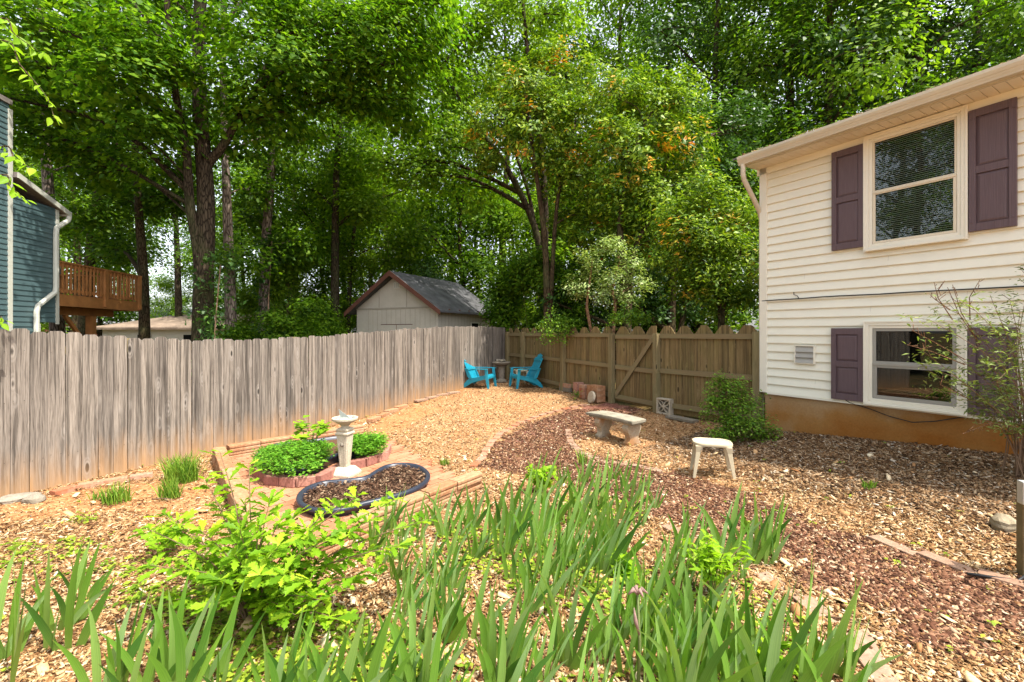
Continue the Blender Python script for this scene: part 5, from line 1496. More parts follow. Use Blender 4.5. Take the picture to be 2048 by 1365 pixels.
for i, (px, py, h_, lab) in enumerate(((1153, 758, .22, "little weed growing out of the low block stack"), (1232, 775, .5, "thin climbing weed on the gate's hinge post"))):
    x, y, z = unp(px, 800); t = thing("weed", lab, "weed", (x, y, z))
    r_ = np.random.default_rng(80 + i); st = MB(); st.tube([(0, 0, 0), (.02, -.02, h_ * .5), (0, -.03, h_)], .004, 4); st.build("stem", M['green_stem'], t)
    V, F = leaf_cloud(np.stack([r_.normal(0, .03, 9), np.full(9, -.03), r_.uniform(.05, h_, 9)], -1), 5, (.03, .03, .03), .055, i, .4, .3, .6); mesh_obj("foliage", np_mesh("weed_leaves", V, F, M['bush']), t)

# the wood behind: trees copied from a few grown ones
def proto_tree(seed, H, z0, rad, mat, bark, nb, per=48, leaf=.19, k=18, br=(1.2, 2.0)):
    r_ = random.Random(seed)
    bl = envelope(r_, nb, z0, H, rad, br, k)
    pts = [(0, 0, 0), (r_.uniform(-.2, .2), 0, H * .3), (r_.uniform(-.5, .5), r_.uniform(-.3, .3), H * .6), (r_.uniform(-.7, .7), 0, H * .93)]
    return make_tree("woodland_tree", "x", (0, 0, 0), [(pts, .22 * H / 16, .05)], bl, per, (.42, .42, .26), leaf, M[bark], M[mat], seed, twig=.3)
protos = [proto_tree(101, 19, 5.5, 3.4, 'decid', 'bark_dark', 17), proto_tree(102, 21, 7, 3.6, 'decid_b', 'bark_brown', 18), proto_tree(103, 9.5, 1.8, 2.6, 'decid', 'bark_dark', 14, leaf=.16, br=(.9, 1.5)),
          proto_tree(104, 7.5, 1.0, 2.4, 'decid_b', 'bark_brown', 13, leaf=.15, br=(.8, 1.4)), proto_tree(105, 20, 4, 3.4, 'dark_leaf', 'bark_dark', 18)]
used = set()
def plant(ip, px, Y, sc, rz, label, group, name=None):
    p = protos[ip]
    o = p if ip not in used else copy_tree(p)
    used.add(ip)
    x = (px - 1024) / FPX * Y
    o.location = (x, Y, g(x, Y) - .1); o.rotation_euler = (0, 0, rz); o.scale = (sc, sc, sc)
    tag(o, label, "tree", group)
    if name: o.name = name
GF = "tall wood trees standing far beyond the fences"
for i, (ip, px, Y, sc) in enumerate([(0, -40, 24, 1), (1, 150, 28, 1.0), (0, 360, 30, 1.05), (1, 590, 28, 1.0), (1, 770, 27, 1.05), (0, 905, 30, 1.1), (1, 1010, 26, 1.1), (0, 1140, 28, 1.1), (1, 1240, 25, 1.1),
                                     (0, 1340, 22, 1.05), (4, 1440, 19, 1.0), (0, 1560, 18, 1.0), (1, 1650, 17, .95), (4, 1730, 18, 1.0), (0, 1830, 17, 1.0), (4, 1950, 17, 1.05), (1, 2060, 19, 1.1), (0, 2200, 20, 1.1),
                                     (1, 40, 44, 1.3), (0, 250, 48, 1.2), (1, 470, 46, 1.3), (0, 690, 46, 1.3), (1, 1080, 44, 1.4), (0, 1290, 36, 1.3), (1, 1440, 32, 1.2), (0, 1600, 29, 1.2), (1, 1780, 29, 1.2), (0, 1980, 30, 1.2)]):
    if px > 1500: lab = "tall dark wood tree rising behind the roof of the cream house"
    elif px < 650: lab = "tall wood tree in the background beyond the grey fence and maple"
    else: lab = "tall wood tree in the background between shed and cream house"
    plant(ip, px, Y, sc, i * 1.7, lab, "wood trees, " + ("behind the roof" if px > 1500 else "behind the maple" if px < 650 else "behind the evergreens"))
for i, (ip, px, Y, sc) in enumerate([(3, 590, 20, .8), (2, 650, 21, .95), (2, 745, 24, 1.1), (3, 840, 22, 1.2), (2, 930, 21, 1.1), (3, 1010, 22, 1.1), (3, 1090, 19, 1.0), (2, 1180, 20, 1.0), (2, 1290, 18, 1.0), (2, 1390, 16.5, .95), (3, 1480, 15, .95),
                                     (2, 690, 32, 1.3), (3, 800, 33, 1.5), (2, 960, 32, 1.4), (2, 1120, 29, 1.2), (2, 1250, 27, 1.1), (3, 1400, 25, 1.2), (2, 20, 24, 1.0), (3, -60, 19, .9),
                                     (2, 580, 36, 1.7), (2, 490, 40, 1.6), (2, 200, 32, 1.3), (2, 110, 34, 1.5), (3, 335, 46, 1.0), (2, 395, 44, 1.2)]):
    lab = "leafy understory tree in the shade beyond the fences, " + ("left of the shed" if px < 700 else "around and behind the shed" if px < 1030 else "behind the evergreens")
    plant(ip, px, Y, sc, i * 2.1, lab, "understory trees, " + ("left of the shed" if px < 700 else "by the shed" if px < 1030 else "behind the evergreens"))
# trees beside the teal house, outside the left edge: what the upper window mirrors
for i, (ip, X, Y, sc) in enumerate([(0, -13.5, 1.5, .8), (1, -15, -2.5, .85), (4, -12.5, -5.5, .75), (2, -11, -1.0, .9), (4, -19, 1, .9)]):
    plant(ip, 1024, 1, sc, i * 1.9, "tall tree out of view to the left, mirrored in the upper window", "trees mirrored in the windows"); o = [q for q in COL.objects if q.type == 'EMPTY' and q.get('group') == "trees mirrored in the windows"][-1]
    o.location = (X, Y, g(X, Y) - .1)
# far trees beyond the neighbours' roofs
for i, (ip, px, Y, sc) in enumerate([(2, 250, 62, 1.0), (3, 360, 70, 1.0), (2, 470, 60, 1.0), (3, 140, 66, 1.1), (2, 560, 50, 1.0), (2, 30, 60, 1.1)]):
    plant(ip, px, Y, sc, i * 1.3, "small far off tree behind the neighbours' roofs", "far trees behind the neighbours' roofs")
# understory bushes along the far side of the left fence
def bush(name, label, loc, blobs, per, spread, leaf, mat, seed, cat="shrub", group=None, stems=5, asp=.5, flat=.4, droop=.1, twig=.4, bark='stem', sr=.012):
    r_ = random.Random(seed); tr = []
    for i in range(stems):
        b = r_.choice(blobs); a = r_.uniform(0, 6.28); tr.append(([(.04 * math.cos(a), .04 * math.sin(a), 0), (b[0] * .5, b[1] * .5, b[2] * .55), (b[0], b[1], b[2])], sr, sr * .3))
    return make_tree(name, label, loc, tr, blobs, per, spread, leaf, M[bark], M[mat], seed, cat, group, flat, droop, asp, twig, .4, limbs=True, limb_r=.2)
for i, (px, Y, h_, w_, lab) in enumerate([(610, 13.5, 2.4, 1.0, "leafy laurel bush beyond the fence just left of the shed"), (545, 14.5, 2.2, .8, "dark bush at the foot of the ivy clad trunk"), (640, 15.5, 2.8, .9, "bush crowding the shed's left wall"),
                                          (1065, 14.3, 4.6, 1.0, "dense leafy shrub wrapping the lower trunks of the oak"), (1025, 15.6, 4.0, .9, "bushy green shrub between the shed and the oak"), (1150, 13.4, 3.2, .8, "shrub behind the pale variegated one"),
                                          (575, 17.5, 5.2, 1.3, "tall bright bush between the trunks left of the shed"), (735, 20.5, 6.0, 1.6, "tall bright bush rising behind the shed's ridge"), (500, 19, 4.6, 1.2, "bright bush deep between the trunks behind the maple"), (820, 21, 6.5, 1.7, "wide bright bush behind the shed roof"),
                                          (475, 13.2, 1.9, .6, "low bush between the trunks beyond the left fence"), (1000, 18.6, 3.4, 1.0, "dark bush drooping over the shed roof's far end"), (885, 18.8, 4.6, 1.3, "reddish dark bush behind the shed roof")]):
    b = ground_at(px, Y); r_ = random.Random(200 + i)
    bl = [(r_.uniform(-w_, w_) * .6, r_.uniform(-w_, w_) * .5, h_ * r_.uniform(.35, .95), .5 * w_ + .1, .5 * w_ + .1, .4 * w_ + .1, 26) for _ in range(7)]
    bush("laurel_bush", lab, b, bl, 40, (.15, .15, .12), .12, 'dark_leaf' if 'dark' in lab else 'decid_b' if 'bright' in lab else 'decid', 210 + i)

# bush at the corner of the cream house
x, y, z = unp(1458, 884)
bl = [(-.12, 0, .72, .20, .2, .2, 30), (.10, .05, .80, .17, .17, .16, 22), (.27, .05, .62, .2, .2, .18, 28), (-.2, -.05, .5, .2, .18, .18, 26), (.05, -.05, .5, .22, .2, .2, 30), (.28, -.1, .30, .26, .22, .17, 34), (-.02, -.12, .26, .25, .2, .16, 32), (.46, -.1, .16, .2, .2, .12, 22), (-.2, -.12, .16, .16, .16, .1, 14), (-.13, 0, .92, .09, .09, .1, 8)]
bush("corner_bush", "bright green small leaved bush at the corner of the cream house", (x, y, z - .02), bl, 30, (.06, .06, .05), .042, 'bush', 301, stems=8, asp=.5, flat=.4, droop=-.1)

# airy shrub in front of the low window
def airy():
    b = (4.85, 4.30, .33); t = thing("airy_shrub", "airy pale leaved shrub with bare twigs leaning in front of the low window", "shrub", b)
    r_ = random.Random(77); st = MB(); C_ = []; dead = MB()
    tips = [(1830, 690), (1860, 640), (1850, 735), (1890, 600), (1940, 610), (1980, 590), (2020, 600), (1870, 780), (1900, 700), (1930, 760), (1960, 680), (2000, 720), (1990, 800), (1950, 820), (2030, 760), (2040, 670), (1975, 640), (2010, 850), (1920, 640), (2050, 830), (1900, 745), (2040, 620), (1955, 730), (2060, 560), (2090, 640), (2100, 720), (1985, 760)]
    for i, (px, py) in enumerate(tips):
        p = Vector(rel(b, px, py, 4.30 + r_.uniform(-.35, .35)))
        mid = Vector((p.x * .25 + r_.uniform(-.05, .05), p.y * .4, max(.1, p.z * .55 + r_.uniform(-.1, .15))))
        path = smooth_path([(r_.uniform(-.14, .14), r_.uniform(-.1, .1), 0), mid, p], 7)
        st.tube(path, [.006 * (1 - .75 * k / (len(path) - 1)) for k in range(len(path))], 5)
        for q in path[8:]:
            for _ in range(2): C_.append(tuple(q + Vector((r_.gauss(0, .05), r_.gauss(0, .05), r_.gauss(0, .035)))))
            if r_.random() < .7:
                e = q + Vector((r_.gauss(-.08, .07), r_.gauss(0, .08), r_.gauss(.02, .05))); st.tube([q, e], [.003, .0015], 4); C_ += [tuple(e)] * 2
    for px0, py0, px1, py1 in ((1960, 690, 1905, 570), (1960, 690, 1895, 575), (1940, 640, 1960, 560), (1905, 640, 1868, 565), (1930, 720, 1822, 660), (1930, 730, 1815, 690), (2040, 850, 1925, 868), (2048, 875, 1950, 845), (2040, 830, 1990, 760), (1940, 800, 1880, 770), (1900, 620, 1860, 590)):
        a, c = Vector(rel(b, px0, py0, 4.3)), Vector(rel(b, px1, py1, 4.1)); m_ = (a + c) / 2 + Vector((0, .05, .03)); dead.tube([a, m_, c], [.005, .0035, .002], 4)
        for k in range(5):
            f = a + (c - a) * r_.uniform(.6, 1); dead.tube([f, f + Vector((r_.gauss(0, .03), r_.gauss(0, .02), r_.gauss(.03, .03)))], [.002, .003], 4)
    st.build("stem", M['stem'], t); dead.build("bare_twig", M['bark_small'], t)
    V, F = leaf_cloud(np.array(C_), 4, (.04, .04, .025), .052, 78, .5, .1, .28)
    mesh_obj("foliage", np_mesh("airy_leaves", V, F, M['airy']), t)
airy()

# herbs in the planter
def herb(label, poly, h, n, seed):
    t = thing("herb_clump", label, "herb", (0, 0, PZ))
    X, Y = in_poly_sampler(poly)(n); c = np.array(poly).mean(0)
    d = np.hypot(X - c[0], Y - c[1]); dm = d.max()
    Z = .10 + h * (1 - (d / dm) ** 2.2 * .6) * rng.uniform(.35, 1.05, n)
    C_ = np.stack([X, Y, Z], -1)
    V, F = leaf_cloud(C_, 15, (.028, .028, .02), .036, seed, .65, -.1, .6)
    mesh_obj("foliage", np_mesh("herb_leaves", V, F, M['mint']), t)
def hp(pts, zz=.16): return [at(px, py, FPX * (CAM_H - zz) / (py - HOR))[:2] for px, py in pts]
herb("large bright green herb mound on the left of the bed behind the sundial", hp([(503, 925), (525, 945), (580, 953), (632, 943), (662, 920), (668, 905), (640, 895), (580, 898), (520, 908)]), .22, 420, 91)
herb("smaller bright green herb mound right of the sundial pedestal", hp([(678, 905), (720, 910), (765, 903), (775, 890), (740, 880), (690, 884)]), .21, 300, 92)
x, y, z = unp(622, 925); t = thing("broadleaf_plant", "taller broad leaved plant rising out of the herb bed left of the sundial", "plant", (x, y, PZ + .1))
r_ = random.Random(5); st = MB(); C_ = []
for i in range(9):
    a = i * .75; e = Vector((.19 * math.cos(a), .14 * math.sin(a), .26 + r_.uniform(-.02, .14))); st.tube([(0, 0, 0), e * .6 + Vector((0, 0, .08)), e], .004, 4); C_ += [tuple(e), tuple(e * .8 + Vector((0, 0, .03)))]
st.build("stem", M['green_stem'], t); V, F = leaf_cloud(np.array(C_), 4, (.05, .05, .03), .115, 4, .7, .3, .7); mesh_obj("foliage", np_mesh("broad_leaves", V, F, M['oak']), t)

# ------------------------------------------------------------------ irises
def blade(V, F, UV, base, az, lean, L, w, curve, twist, n=7):
    """a sword leaf: two strips folded along the midrib"""
    d = Vector((math.cos(az), math.sin(az), 0)); side = Vector((-d.y, d.x, 0))
    p = Vector(base); ang = lean; b = len(V)
    side = (Matrix.Rotation(twist, 3, 'Z') @ d)          # flat fan: blade width lies in the plane of the fan
    nrm_ = Vector((-side.y, side.x, 0))
    for i in range(n + 1):
        f = i / n; ww = w * (.75 + .25 * math.sin(math.pi * min(1, f * 1.4))) * (1 - max(0, (f - .55) / .45) ** 1.7) * .5 + .0006
        t_ = (d * math.sin(ang) + Vector((0, 0, math.cos(ang))))
        s_ = (side - t_ * side.dot(t_)).normalized(); nn = t_.cross(s_)
        for k, (o, h) in enumerate(((-1, 0), (0, .16), (1, 0))):
            q = p + s_ * (o * ww) + nn * (h * ww); V.append(tuple(q)); UV.append((.5 + o * .5, f))
        p = p + t_ * (L / n); ang += curve / n * (.4 + 1.2 * f)
    for i in range(n):
        for k in range(2): F.append((b + i * 3 + k, b + i * 3 + k + 1, b + i * 3 + 4 + k, b + i * 3 + 3 + k))
iris_protos = []
def iris_mesh(seed, L, nb, w, slim=False):
    r_ = random.Random(seed); V, F, UV = [], [], []
    nf = 1 if nb < 6 else 2
    for fan in range(nf):
        ba = r_.uniform(-.3, .3) + fan * 1.1; off_ = Vector((fan * r_.uniform(.05, .09), fan * r_.uniform(-.05, .05), 0))
        m_ = nb // nf
        for i in range(m_):
            f = (i - (m_ - 1) / 2) / max(1, (m_ - 1) / 2)
            az = ba + (0 if f >= 0 else math.pi)
            l_ = L * (1 - .30 * abs(f) ** 1.3) * r_.uniform(.82, 1.08)
            blade(V, F, UV, off_ + Vector((math.cos(ba), math.sin(ba), 0)) * f * .03 + Vector((0, r_.uniform(-.008, .008), 0)), az + r_.uniform(-.12, .12), abs(f) * (.30 if not slim else .16) + r_.uniform(-.03, .05), l_, w * r_.uniform(.8, 1.1),
                  r_.uniform(.05, .35) + .35 * abs(f) * r_.random() + (.9 if r_.random() < .08 else 0), (0 if f >= 0 else math.pi) + r_.uniform(-.35, .35))
    return np_mesh("iris", np.array(V), np.array(F), M['iris'], uv=np.array(UV), smooth=True)
for i in range(9): iris_protos.append(iris_mesh(400 + i, .56, (5, 6, 7, 8, 9, 9, 6, 7, 6)[i], .037))
slim_protos = [iris_mesh(450 + i, .72, 6, .016, True) for i in range(3)]
def iris(px, py, tip, label, group, slim=False, rz=None, tilt=.2):
    x, y, z = unp(px, py)
    hm = (py - tip) / FPX * y * 1.02
    me = rnd.choice(slim_protos if slim else iris_protos)
    sc = max(.45, min(1.7, hm / (.66 if slim else .53)))
    o = mesh_obj("iris", me); o.location = (x, y, z - .01)
    o.rotation_euler = (rnd.uniform(-.08, .08), tilt + rnd.uniform(-.10, .12), rnd.uniform(-.7, .7) if rz is None else rz)
    o.scale = (sc * rnd.uniform(.9, 1.12), sc * rnd.uniform(.9, 1.12), sc)
    return tag(o, label, "iris", group)
back = [(940, 1062, 950), (962, 1110, 1000), (945, 1120, 1030), (985, 1062, 935), (1000, 1110, 960), (1020, 1160, 1040), (1042, 1050, 930), (1060, 1110, 960), (1082, 1000, 895), (1100, 1050, 930), (1130, 1100, 950), (1150, 1020, 900), (1166, 965, 893),
        (1180, 1060, 930), (1200, 1010, 905), (1210, 1100, 960), (1222, 960, 900), (1242, 1040, 930), (1262, 1000, 905), (1276, 1055, 950), (1290, 985, 930), (1310, 1020, 960), (1070, 960, 905), (1120, 970, 915), (1240, 985, 915), (1160, 1050, 940), (1020, 1080, 950), (1080, 1075, 960), (1225, 1070, 960), (1135, 1045, 935), (1190, 975, 915)]
for a in back: iris(*a, "sword leaved iris in the dense drift before the red mulch path", "irises in the dense middle drift")
mid = [(1115, 1185, 990, True), (1090, 1200, 970, True), (1135, 1200, 1000, True), (1065, 1180, 985, True), (1150, 1175, 990, True), (1100, 1150, 1000, False), (1050, 1230, 1110, False), (1180, 1180, 1010, True), (1205, 1150, 1000, False), (1075, 1225, 1040, False), (1160, 1140, 1010, False), (1040, 1200, 1040, True), (1230, 1140, 1000, False), (1125, 1160, 1010, True), (1085, 1130, 980, True), (1175, 1130, 985, True)]
for px, py, tp, sl_ in mid: iris(px, py, tp, "tall narrow leaved iris at the heart of the drift" if sl_ else "broad leaved iris at the heart of the drift", "narrow irises at the heart of the drift" if sl_ else "broad irises at the heart of the drift", sl_)
left = [(770, 1062, 955), (800, 1075, 1000), (832, 1080, 985), (862, 1050, 965), (888, 1075, 960), (905, 1110, 1010), (742, 1100, 1005), (760, 1130, 1050), (785, 1160, 1065), (808, 1195, 1090), (850, 1150, 1040), (885, 1170, 1060), (912, 1075, 1000), (780, 1290, 1170), (805, 1240, 1110), (830, 1290, 1140), (890, 1265, 1110), (905, 1180, 1080), (850, 1225, 1120), (720, 1330, 1200), (925, 1050, 990), (795, 1120, 1030), (870, 1190, 1085)]
for k_, a in enumerate(left):
    iris(*a, "iris among those between the oak sapling and the dense drift", "irises right of the oak sapling")
right = [(1345, 1130, 1015), (1372, 1115, 985), (1395, 1140, 1030), (1440, 1135, 985), (1460, 1120, 960), (1500, 1130, 1010), (1515, 1110, 960), (1420, 1170, 1050), (1360, 1170, 1070), (1470, 1160, 1060), (1380, 1180, 1080), (1530, 1130, 1000), (1330, 1150, 1060)]
for a in right: iris(*a, "iris by the sunken pavers on the right of the drift", "irises by the path pavers", tilt=.1)
front = [(-20, 1330, 1100), (18, 1390, 1110), (95, 1300, 1085), (60, 1340, 1140), (155, 1200, 1080), (120, 1260, 1090), (200, 1390, 1165), (345, 1400, 1160), (300, 1370, 1180), (395, 1370, 1180), (475, 1360, 1190), (440, 1400, 1250),
         (540, 1420, 1215), (610, 1440, 1255), (675, 1430, 1200), (745, 1420, 1230), (800, 1400, 1265), (940, 1440, 1270), (1000, 1420, 1200), (1090, 1360, 1195), (1060, 1400, 1250), (1120, 1300, 1195), (1150, 1430, 1260), (1195, 1400, 1280), (1240, 1420, 1160), (1285, 1380, 1150), (1330, 1400, 1190), (1370, 1430, 1180), (1410, 1400, 1150), (1300, 1300, 1160), (1350, 1320, 1190), (1450, 1360, 1170),
         (1395, 1350, 1160), (1480, 1410, 1160), (1540, 1430, 1150), (1590, 1410, 1140), (1640, 1400, 1150), (1560, 1320, 1150), (1625, 1260, 1140), (1510, 1330, 1180), (250, 1430, 1230), (880, 1430, 1290), (1430, 1290, 1150), (1680, 1440, 1190)]
FILL = [(850, 1180), (1330, 1180), (1480, 1260), (1520, 1400), (780, 1420), (830, 1290)]
fr_ = random.Random(12)
while len(front) < 64:
    a_, b_ = fr_.uniform(780, 1520), fr_.uniform(1180, 1420)
    if pip(np.array([a_]), np.array([b_]), FILL)[0]: front.append((a_, b_, b_ - (150 + (b_ - 1180) * .28) * fr_.uniform(.8, 1.2)))
front += [(1020, 1330, 1190), (980, 1370, 1230), (1110, 1420, 1230), (1160, 1340, 1210), (1210, 1330, 1190), (1250, 1350, 1200), (1270, 1290, 1140), (1330, 1260, 1120), (1360, 1400, 1220), (1490, 1360, 1200), (1520, 1400, 1190), (1610, 1350, 1170), (1660, 1350, 1180), (640, 1380, 1230), (570, 1390, 1220), (860, 1370, 1230), (900, 1330, 1200)]
for i, (px, py, tp) in enumerate(front):
    if i % 7 == 3: continue
    lab = ("large iris at the front left edge of the picture", "irises at the front left") if px < 260 else ("large iris growing in front of the oak sapling", "irises in front of the sapling") if px < 700 else ("large iris at the front in the middle of the bed", "irises at the front middle") if px < 1220 else ("large iris in the thick clump at the front right", "irises at the front right")
    o = iris(px, py, tp, *lab, tilt=.14); o.scale.x *= 1.05; o.scale.y *= 1.05
# spent flower stalk
x, y, z = unp(1275, 1400); t = thing("iris_stalk", "tall iris stalk with withered brown blooms", "flower stalk", (x, y, z))
m = MB(); hh = (1400 - 1185) / FPX * y; m.tube([(0, 0, 0), (.01, 0, hh * .5), (.0, 0, hh)], [.008, .007, .005], 6); m.build("stem", M['green_stem'], t, smooth=True)
m = MB()
for k in range(4): a = k * 1.7; m.tube([(0, 0, hh - .01), (.02 * math.cos(a), .015 * math.sin(a), hh + .015), (.045 * math.cos(a), .03 * math.sin(a), hh - .005)], [.004, .011, .003], 6)
m.tube([(.005, -.01, hh * .62), (-.012, -.012, hh * .75), (-.018, -.01, hh * .87)], [.004, .009, .002], 6); m.build("bloom", M['dead_flower'], t, smooth=True)

# ------------------------------------------------------------------ oak sapling with lobed leaves
def lobed_leaves(bases, dirs, sizes, seed):
    r_ = np.random.default_rng(seed)
    prof = [(0, .02), (.10, .05), (.20, .17), (.28, .10), (.42, .30), (.50, .16), (.64, .36), (.72, .17), (.83, .22), (.90, .08), (1, .0)]
    V, F = [], []
    for b, d, s in zip(bases, dirs, sizes):
        d = Vector(d).normalized(); up = Vector((r_.normal(0, .45), r_.normal(0, .45), 1)); up = (up - d * up.dot(d)).normalized(); sd = d.cross(up); cv = r_.uniform(.05, .5)
        o = len(V)
        for f, w in prof:
            p = Vector(b) + d * (f * s) - Vector((0, 0, 1)) * (cv * f * f * s * .6)
            w *= r_.uniform(.85, 1.15); tip = d * (.10 * s if w > .15 else 0)
            V.append(tuple(p + sd * (w * s * .5 * 1.05) + tip + up * (.10 * w * s))); V.append(tuple(p)); V.append(tuple(p - sd * (w * s * .5 * 1.05) + tip + up * (.10 * w * s)))
        for i in range(len(prof) - 1):
            for k in range(2): F.append((o + i * 3 + k, o + i * 3 + k + 1, o + i * 3 + 4 + k, o + i * 3 + 3 + k))
    return np.array(V), np.array(F)
def sapling():
    b = unp(505, 1240); t = thing("oak_sapling", "bright yellow green oak sapling with lobed leaves and thin dark stems", "sapling", b)
    r_ = random.Random(31); st = MB(); B_, D_, S_ = [], [], []
    tips = [((440, 905), 2.75, 1), ((498, 930), 2.8, 1), ((720, 990), 2.75, 0), ((745, 1040), 2.6, 0), ((590, 1030), 2.9, 0), ((650, 1080), 2.5, 0), ((730, 1110), 2.6, 0), ((330, 1030), 2.7, 0), ((300, 1060), 2.5, 0), ((400, 1060), 2.5, 0), ((440, 1010), 2.9, 0), ((560, 1090), 2.4, 0), ((690, 1170), 2.5, 0), ((380, 1140), 2.4, 0), ((480, 1060), 2.4, 0), ((620, 1160), 2.3, 0), ((540, 1000), 2.75, 0), ((350, 1200), 2.4, 0), ((680, 1240), 2.4, 0), ((440, 1160), 2.3, 0), ((520, 1150), 2.25, 0), ((590, 1230), 2.3, 0), ((520, 1050), 2.6, 0), ((620, 1060), 2.75, 0), ((410, 960), 2.85, 0), ((790, 1000), 2.75, 0), ((850, 1040), 2.7, 0), ((800, 1090), 2.55, 0), ((670, 1010), 2.85, 0), ((760, 1150), 2.5, 0), ((300, 1130), 2.45, 0), ((330, 1090), 2.6, 0), ((470, 1110), 2.4, 0), ((570, 1150), 2.25, 0), ((640, 1200), 2.35, 0), ((430, 1210), 2.25, 0), ((560, 1040), 2.7, 0), ((700, 1060), 2.6, 0), ((490, 1000), 2.8, 0), ((360, 1060), 2.65, 0)]
    for (px, py), Y, bare in tips:
        e = Vector(rel(b, px, py, Y)); mid = Vector((e.x * .42, e.y * .42, e.z * .52 + .06)); path = smooth_path([(r_.uniform(-.03, .03), r_.uniform(-.03, .03), 0), mid, e], 8); n = len(path)
        st.tube(path, [.0065 * (1 - .75 * k / (n - 1)) for k in range(n)], 5)
        for k in range(4, n):
            for _ in range(1 if (bare and k < n - 5) else 3):
                if bare and r_.random() < .35: continue
                a = r_.uniform(0, 6.28); dd = (path[k] - path[k - 1]).normalized() * .45 + Vector((math.cos(a), math.sin(a), r_.uniform(-.15, .35)))
                B_.append(path[k]); D_.append(dd); S_.append(r_.uniform(.07, .145) * (1 if k < n - 1 else .8))
    st.build("stem", M['stem'], t)
    V, F = lobed_leaves(B_, D_, S_, 32); mesh_obj("foliage", np_mesh("oak_leaves", V, F, M['oak'], smooth=True), t)
sapling()
# small leafy seedlings among the irises
def seedling(px, py, h, n, leaf, mat, label, seed, name="seedling", w=.16, asp=.35):
    b = unp(px, py); t = thing(name, label, "seedling", b); r_ = random.Random(seed); st = MB(); C_ = []
    for i in range(n):
        a = r_.uniform(0, 6.28); e = Vector((w * r_.random() * math.cos(a), w * r_.random() * math.sin(a), h * r_.uniform(.55, 1))); path = smooth_path([(0, 0, 0), e * .5 + Vector((0, 0, h * .12)), e], 4)
        st.tube(path, .0028, 4); C_ += [tuple(q) for q in path[3:]]
    st.build("stem", M['stem'], t); V, F = leaf_cloud(np.array(C_), 3, (.03, .03, .02), leaf, seed, .5, .1, asp); mesh_obj("foliage", np_mesh("seedling_leaves", V, F, M[mat]), t)
seedling(1082, 985, .26, 10, .085, 'lime', "lime leaved seedling at the back of the iris drift", 501, asp=.5)
seedling(1425, 1190, .36, 16, .07, 'lime', "thin twiggy lime seedling among the right hand irises", 502, w=.2)
seedling(1245, 1150, .10, 4, .12, 'lime', "single broad lime leaf sprout below the drift", 503, asp=.5, w=.08)
seedling(1560, 1375, .16, 5, .12, 'lime', "yellow green sprout between the big irises at the lower right", 504, w=.1)
seedling(330, 1115, .28, 8, .075, 'oak', "pale compound leaved seedling left of the oak sapling", 505, w=.16)

# grass tufts
def grass(px, py, n, h, w, label, seed, dy=0):
    b = unp(px, py); t = thing("grass_tuft", label, "grass tuft", b); r_ = random.Random(seed); V, F, UV = [], [], []
    for i in range(n):
        a = r_.uniform(0, 6.28); rr = w * math.sqrt(r_.random()); blade(V, F, UV, (rr * math.cos(a), rr * math.sin(a) * .8, 0), r_.uniform(0, 6.28), r_.uniform(0, .4), h * r_.uniform(.5, 1.1), .007, r_.uniform(.2, 1.3), r_.uniform(0, 3), 4)
    mesh_obj("blades", np_mesh("grass_blades", np.array(V), np.array(F), M['grass'], uv=np.array(UV)), t)
grass(365, 962, 420, .32, .17, "tall dense grass tuft beside the patio's left wall", 601)
grass(340, 995, 160, .2, .1, "low end of the grass beside the patio wall", 602)
grass(232, 1005, 150, .20, .12, "thin grass tuft in front of the edging bricks", 603)
grass(190, 1000, 30, .12, .05, "few grass stalks left of the thin tuft", 604)
grass(890, 930, 60, .10, .06, "sparse grass sprig on the chips right of the patio", 605)
grass(1738, 978, 50, .10, .06, "small grass sprig at the edge of the house's shadow", 606)
grass(1165, 930, 40, .22, .05, "wispy grass shoots at the far end of the iris drift", 607)
grass(400, 890, 60, .14, .08, "grass wisps at the fence foot behind the patio wall", 608)
# uncountable little weeds among the mulch
def weeds(name, n, sampler, size, mat, per=4, h=.03):
    x, y = sampler(n); z = gz(x, y) + rng.uniform(.01, h, n)
    V, F = leaf_cloud(np.stack([x, y, z], -1), per, (size * .55, size * .55, size * .25), size, 900 + n, .75, -.05, .6)
    tag(mesh_obj(name, np_mesh(name, V, F, M[mat])), kind='stuff')
BED = wpoly([(0, 1090), (250, 1080), (420, 1120), (760, 1090), (1000, 1020), (1200, 985), (1400, 1080), (1560, 1200), (1700, 1330), (1760, 1460), (-100, 1460), (-100, 1200)])
def patchy(x, y): return (np.sin(x * 3.1 + 1.7 * np.sin(y * 2.3)) + np.sin(y * 4.1 + x * 1.9) + rng.normal(0, .5, x.shape)) > .35
weeds("ground_weeds", 1900, field(lambda x, y: pip(x, y, BED) & patchy(x, y), 5, 1.5, 1.0), .042, 'weed')
weeds("scattered_weeds", 130, field(lambda x, y: (rng.uniform(0, 1, x.shape) < .3), 11, 2.2, 1.0), .03, 'weed', 5)
x_, y_, z_ = unp(172, 1042); C_ = np.array([(x_ + rnd.gauss(0, .06), y_ + rnd.gauss(0, .05), z_ + .03) for _ in range(14)]); t = thing("weed", "bright little weed on the bare soil below the edging bricks", "weed", (0, 0, 0))
V, F = leaf_cloud(C_, 6, (.02, .02, .015), .03, 5, .7, 0, .6); mesh_obj("foliage", np_mesh("weed_leaves", V, F, M['weed']), t)
